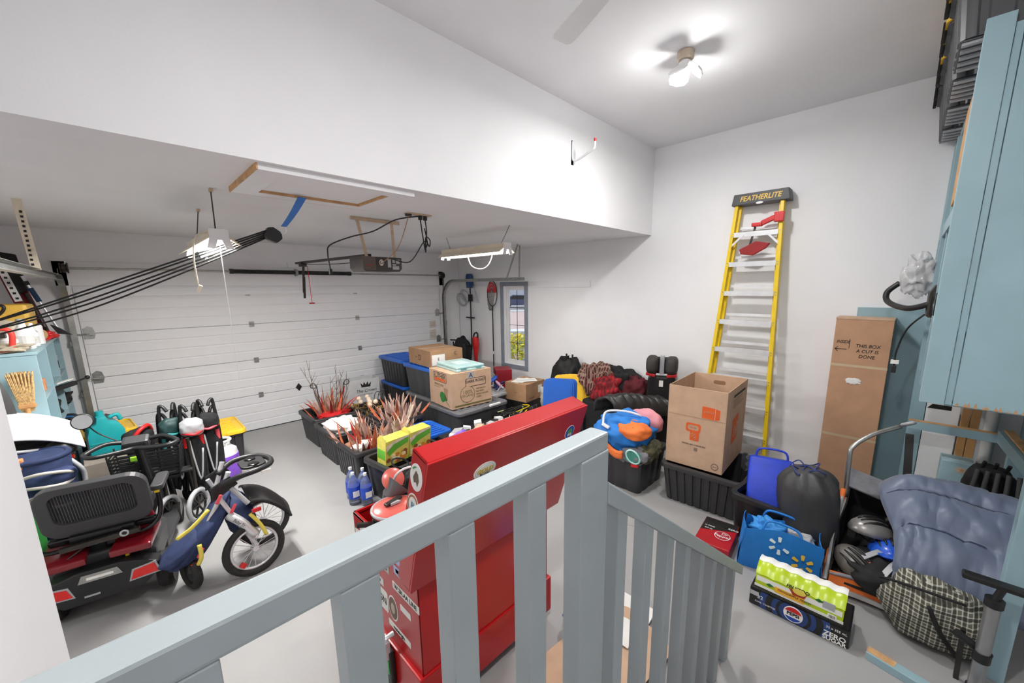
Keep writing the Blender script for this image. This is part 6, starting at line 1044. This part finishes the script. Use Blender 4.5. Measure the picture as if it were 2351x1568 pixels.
decal('plate', [(-.1, -.03), (.1, -.03), (.08, .02), (-.08, .02)], frame((0, -.2005, .325), (1, 0, 0), (0, 0, 1)), steel, t, .004); decal('silver_label', rect(-.06, -.008, .06, .008), frame((0, -.2005, .318), (1, 0, 0), (0, 0, 1)), paper, t, .006); decal('model_text', rect(-.035, -.006, .035, .006), frame((-.05, -.2005, .20), (1, 0, 0), (0, 0, 1)), lgrey, t, .002); M().cb((.06, .0, .46), (.09, .1, .05)).build('battery_latch', black, t, bevel=.01); M().torus((.05, -.06, .475), .018, .005, (0, .5, 1), 16, 6, 1.3, .8).build('orange_ring', orange, t); M().cb((.12, -.13, .40), (.02, .02, .07)).build('yellow_lever', yel, t, bevel=.004)
M().prism([(-.24, .3), (.24, .3), (.26, .75), (.2, 1.0), (-.2, 1.0), (-.26, .75)], (0, 0, .12), (1, 0, 0), (0, 1, 0), (0, 0, .05)).build('floor_pan', sgrey, t, bevel=.015); M().prism([(-.2, 0), (.2, 0), (.14, .38), (-.14, .38)], (0, .84, .16), (1, 0, 0), (0, .35, 1), (0, .1, 0)).build('front_shroud', black, t, bevel=.03)
for x in (-.14, .0, .14): M().box((x - .02, .4, .17), (x + .02, .74, .176)).build('foot_grip', rubber, t)
_M = M
class M(_M):
    def __init__(s): _M.__init__(s); s.x = Matrix.Translation((.10, .02, 0))
M().cyl((0, .88, .4), (0, .66, .9), .035, .03).build('tiller', black, t); M().cb((0, .65, .9), (.16, .1, .08), (.4, 0, 0)).build('control_head', sgrey, t, bevel=.02); M().tube(spline([(-.03, .66, .9), (-.16, .62, .93), (-.26, .52, .9), (-.2, .46, .89), (-.08, .52, .88), (.0, .56, .88), (.08, .52, .88), (.2, .46, .89), (.26, .52, .9), (.16, .62, .93), (.03, .66, .9)], 5), .017, 8).build('handlebar', black, t, smooth=2)
M().tube(spline([(-.1, .66, .93), (-.2, .66, 1.02), (-.24, .62, 1.12)], 4), .005, 6).build('mirror_stalk', black, t); k = M(); k.lathe([(.055, 0), (.06, .004), (.06, .014), (.05, .02)], 24, (-.25, .6, 1.14), (0.2, -1, .15)); k.build('mirror_shell', black, t, smooth=.6); M().lathe([(.052, .0), (.052, .0225)], 24, (-.25, .6, 1.14), (0.2, -1, .15)).build('mirror_glass', mat('mirror_glass', (220, 222, 224), .05, .95), t)
bk = M(); bk.box((-.2, .80, .48), (.2, 1.02, .49))
bsk = bk.build('basket_floor', black, t)
for i in range(9):
    z = .5 + .03 * i
    for a, b in (((-.2, .80), (.2, .80)), ((.2, .80), (.2, 1.02)), ((.2, 1.02), (-.2, 1.02)), ((-.2, 1.02), (-.2, .80))): M().bar((a[0] * (1 + .1 * i / 9), a[1], z), (b[0] * (1 + .1 * i / 9), b[1], z), .006, .016).build('basket_slat', black, t)
for x, y in ((-.2, .8), (.2, .8), (.2, 1.02), (-.2, 1.02), (0, .8)): M().bar((x, y, .48), (x * 1.1, y, .77), .02, .008).build('basket_upright', black, t)
M().cb((-.06, .79, .72), (.05, .02, .04)).build('lime_clip', mat('lime_clip', (150, 220, 50)), t, bevel=.006); M().bar((-.05, .785, .7), (-.07, .785, .45), .035, .02).build('pump', black, t, bevel=.006)
M = _M
M().cyl((0, .1, .42), (0, .12, .56), .03).build('seat_post', dsteel, t); M().prism(rrect(.46, .42, .08), (0, .16, .56), (1, 0, 0), (0, 1, 0), (0, 0, .07)).build('seat_cushion', blackf, t, bevel=.02)
bx = Matrix.Translation((.03, -.1, .56)) @ Matrix.Rotation(.22, 4, 'X'); k = M(); k.x = bx; O_ = rrect(.50, .36, .09, 6); I_ = rrect(.37, .22, .05, 6); n = len(O_)
k.add([(a, 0, b + .2) for a, b in O_] + [(a, -.005, b + .225) for a, b in I_] + [(a, .05, b + .2) for a, b in O_] + [(a, .05, b + .225) for a, b in I_], sum([[(i, (i + 1) % n, n + (i + 1) % n, n + i), (2 * n + i, 2 * n + (i + 1) % n, 3 * n + (i + 1) % n, 3 * n + i), (i, (i + 1) % n, 2 * n + (i + 1) % n, 2 * n + i), (n + i, n + (i + 1) % n, 3 * n + (i + 1) % n, 3 * n + i)] for i in range(n)], [])); k.build('backrest_frame', sgrey, t, bevel=.006)
k = M(); k.x = bx; k.box((-.19, .022, .11), (.19, .026, .34)); k.build('mesh_back', mat('dark_mesh', (44, 44, 46), .6, var=.3, scale=120, alpha=.82), t)
for i in range(30): k = M(); k.x = bx; k.box((-.185 + i * .0125, .016, .115), (-.183 + i * .0125, .02, .335)); k.build('mesh_rib', mat('mesh_thread', (92, 92, 96), .4), t)
k = M(); k.x = bx; k.cb((0, .0, .0), (.3, .05, .06)); k.cb((0, .03, -.02), (.5, .04, .05)); k.build('back_hinge', gblack, t, bevel=.012)
for s_ in (-1, 1):
    M().tube(spline([(s_ * .06, -.08, .52), (s_ * .2, -.1, .50), (s_ * .28, -.09, .54), (s_ * .305, -.06, .62), (s_ * .30, -.04, .74)], 5), .014, 8).build('arm_tube', gblack, t, smooth=2); M().prism(rrect(.07, .28, .03), (s_ * .30, .08, .74), (1, 0, 0), (0, 1, 0), (0, 0, .035)).build('arm_pad', sgrey, t, bevel=.01); M().cb((s_ * .30, -.05, .735), (.025, .025, .015)).build('yellow_bolt', yel, t)
M().bar((-.16, -.13, .515), (.2, -.13, .53), .03, .03).build('seat_crossbar', dsteel, t); M().torus((.13, -.15, .535), .018, .006, (0, 1, 0), 16, 6).build('ring', lgrey, t, smooth=2); M().tube(spline([(-.06, -.13, .5), (-.2, -.15, .42), (-.3, -.12, .44), (-.38, -.1, .42)], 5), .006, 6).build('power_cord', black, t, smooth=2)
M().tube(spline([(-.26, .2, .02), (-.36, .1, .012), (-.34, .0, .012), (-.4, -.05, .012)], 6), .008, 6).build('floor_cord', black, t, smooth=2)
# ================================================================== jogging stroller
t = thing('jogging_stroller', 'navy and yellow jogging stroller with wire-spoked wheels, nearest the railing', 'stroller', (.70, -3.45, 0), 0)
def spoked(c, r, ax, n=18):
    c = Vector(c); ax = Vector(ax).normalized(); w_ = M().torus(c, r - .022, .024, ax, 40, 10).build('tyre', rubber, t, smooth=2); M().torus(c, r - .052, .011, ax, 40, 8).build('rim', alu, w_, smooth=2); u = ax.orthogonal().normalized(); v = ax.cross(u); k = M()
    for i in range(n): a = 2 * pi * i / n; d = u * math.cos(a) + v * math.sin(a); k.cyl(c + ax * (.02 if i % 2 else -.02), c + d * (r - .055), .0022, n=5)
    k.build('spokes', alu, w_); M().cyl(c - ax * .03, c + ax * .03, .02, n=14).build('hub', alu, w_); d = u * .1 - v * .02; q = M(); q.x = Matrix.Identity(4); q.tube([c + u * (r - .09) + ax * .012, c + u * (r - .06) + ax * .012], .022, 10); q.build('red_reflector', redp, w_)
    return w_
spoked((.10, -.16, .2), .2, (.12, -1, .1)); spoked((.24, .22, .2), .2, (.12, -1, .1))
k = M(); c = Vector((-.26, -.02, .13)); M().torus(c, .1, .028, (1, .3, 0), 30, 10).build('front_tyre', rubber, t, smooth=2); M().lathe([(.02, -.02), (.075, -.012), (.075, .012), (.02, .02)], 20, c, (1, .3, 0)).build('front_wheel_disc', black, t, smooth=.5); M().bar((-.26, -.06, .13), (-.2, .0, .42), .05, .03).build('fork', black, t, bevel=.01); M().cb((-.235, -.08, .2), (.05, .05, .05)).build('red_clip', redp, t, bevel=.01)
for s_ in (-.14, .16): M().tube([(.12, s_, .2), (.02, s_ * .9, .45), (-.08, s_ * .7, .72)], .014, 10).build('frame_tube', alu, t, smooth=1); M().tube([(-.22, s_ * .3, .3), (-.05, s_ * .6, .62), (.02, s_ * .8, .82)], .016, 10).build('frame_tube', alu, t, smooth=1)
M().tube(spline([(-.02, -.1, .5), (.05, -.14, .42), (.12, -.16, .3)], 4), .03, 10).build('silver_fender', alu, t, smooth=2); text('lettering', 'Baby Trend', .03, frame((.045, -.172, .42), (.6, 0, -.8), (.8, 0, .6)), ink, t)
for c, r, ang, sd in (((-.2, .0, .36), (.055, .15, .23), .75, 1), ((-.12, .02, .42), (.05, .16, .25), .55, 2), ((-.27, -.02, .34), (.045, .13, .17), .95, 3), ((.06, .03, .42), (.09, .15, .17), -.2, 4)):
    k = M(); k.x = Matrix.Translation(c) @ Matrix.Rotation(ang, 4, 'Y'); k.soft((0, 0, 0), r, 230 + sd, .07, 2.0, fold=.1); k.build('seat_fabric', navy, t, smooth=3)
for p in ([(-.3, -.13, .46), (-.22, -.16, .52), (-.12, -.14, .6)], [(-.2, -.16, .38), (-.2, -.18, .3), (-.22, -.16, .24)], [(.1, -.17, .48), (.15, -.18, .38), (.18, -.18, .28)]): M().tube(spline(p, 4), .013, 6).build('yellow_trim', mat('pale_yellow_trim', (232, 214, 90), .6), t, smooth=2)
k = M(); k.sheet(lambda u, v: (.10 + .26 * u, -.16 + .34 * v, .56 - .22 * u * u + .06 * math.sin(pi * v)), 10, 10, .014); k.build('canopy', black, t, smooth=3); M().cb((.14, -.18, .50), (.06, .02, .03)).build('red_latch', redp, t, bevel=.008); M().tube([(.1, -.16, .56), (.02, -.12, .7)], .016, 8).build('grey_strut', lgrey, t)
P_ = [(-.06, -.1, .72), (.06, -.16, .78), (.2, -.17, .80), (.28, -.10, .80), (.29, .02, .80), (.22, .14, .80), (.08, .16, .79), (-.02, .1, .74)]; M().tube(spline(P_, 6), .02, 10).build('push_handle', black, t, smooth=2); M().prism(rrect(.16, .2, .05), (.18, .0, .79), (1, 0, 0), (0, 1, 0), (0, 0, .018)).build('cup_tray', black, t, bevel=.006)
for y in (-.06, .06): M().lathe([(.03, 0), (.036, .004), (.036, .01), (.03, .012)], 18, (.18, y, .806)).build('cup_ring', gblack, t)
for y in (-.13, .12): M().prism([(-.12, -.06), (.06, -.02), (.04, .06), (-.08, .04)], (-.0, y, .72), (1, 0, .3), (-.3, 0, 1), (0, .025, 0)).build('side_joint', black, t, bevel=.012)
for x, z in ((-.06, .66), (.01, .56), (-.2, .32)): M().cb((x, -.165, z), (.022, .02, .07), (0, .5, 0)).build('pink_latch', mat('pink_red_latch', (232, 84, 96), .4), t, bevel=.01)
M().box((.2, -.195, .76), (.26, -.19, .79)).build('warning_label', paper, t)
# ================================================================== folded strollers behind
def umb(loc, label, acc, rz, seat):
    t = thing('folded_stroller', label, 'stroller', loc, rz)
    for s_ in (-1, 1):
        for q, z in ((0, .98), (.07, .9)): M().tube(spline([(s_ * .05, q, .12), (s_ * .07, q, .5), (s_ * .06, q * .8, z), (s_ * .04, q * .6 - .02, z + .05), (s_ * .02, q * .6 - .05, z)], 5), .014, 8).build('frame_tube', black, t, smooth=2)
        for q in (0, .1): M().lathe([(.02, -.014), (.055, -.014), (.06, 0), (.055, .014), (.02, .014)], 18, (s_ * .07, q, .06), (1, 0, 0)).build('wheel', rubber, t, smooth=.5)
        M().cyl((s_ * .06, .0, .62), (s_ * .06, .0, .72), .02).build('accent_joint', acc, t)
    M().soft((0, .04, .5), (.08, .08, .3), 240 + int(rz * 10), .15, 2.2, fold=.15).build('folded_seat', blackf, t, smooth=3); M().soft((0, -.03, .82), (.09, .06, .09), 244, .08, 2).build('headrest', seat, t, smooth=3); M().tube(spline([(-.08, -.05, .78), (0, -.1, .76), (.08, -.05, .78)], 5), .012, 6).build('edge_trim', acc, t, smooth=2)
    M().tube(spline([(-.04, -.06, .7), (0, -.07, .3), (.05, -.06, .6)], 5), .008, 6).build('white_strap', lgrey, t, smooth=2)
pinkr = mat('pink_red_latch', (0, 0, 0))
umb((.66, -2.12, 0), 'folded black umbrella stroller with grey and red headrest', redp, .1, lgrey); umb((.80, -2.02, 0), 'folded black stroller beside the propane tank with pink joints', pinkr, -.2, blackf); umb((.52, -1.98, 0), 'folded black stroller with teal cloth, nearest the scooter basket', mat('teal_accent', (40, 140, 140), .5), .3, mat('dark_green_cloth', (30, 60, 60)))
t = thing('walker', 'folding walker with grey spoked wheels behind the scooter armrest', 'walker', (.60, -2.44, 0), -.15)
for y, x in ((0, .0), (.0, -.2)): w_ = M().torus((x, y, .16), .135, .02, (1, -.5, 0), 34, 8).build('tyre', lgrey, t, smooth=2); M().torus((x, y, .16), .1, .01, (1, -.5, 0), 30, 6).build('rim', black, w_); k = M(); u = Vector((.447, .894, 0)); [k.bar(Vector((x, y, .16)), Vector((x, y, .16)) + (u * math.cos(a) + Vector((0, 0, 1)) * math.sin(a)) * .12, .016, .008) for a in [2 * pi * i / 6 for i in range(6)]]; k.build('spokes', black, w_)
for x in (-.2, 0): M().tube([(x, 0, .16), (x, .05, .5), (x, .02, .8)], .013, 8).build('frame_tube', dsteel, t, smooth=1)
M().tube([(-.2, .05, .5), (0, .05, .5)], .012, 8).build('cross_tube', dsteel, t); M().box((-.2, -.02, .5), (0, .1, .52)).build('seat', blackf, t, bevel=.005)
t = thing('red_tool_bag', 'small red and black bag behind the scooter tiller', 'bag', (.30, -1.72, .5), .3); M().soft((0, 0, .14), (.12, .1, .15), 251, .1, 2, flat=-.14).build('body', blackf, t, smooth=3); M().tube(spline([(-.1, -.06, .14), (-.03, -.1, .28), (.06, -.06, .32), (.1, .0, .25)], 5), .018, 8).build('red_band', redp, t, smooth=2)
tag(M().box((.2, -1.85, 0), (.42, -1.58, .498)).build('black_crate', black2, None, bevel=.01), 'tall black crate under the small red bag', 'crate')
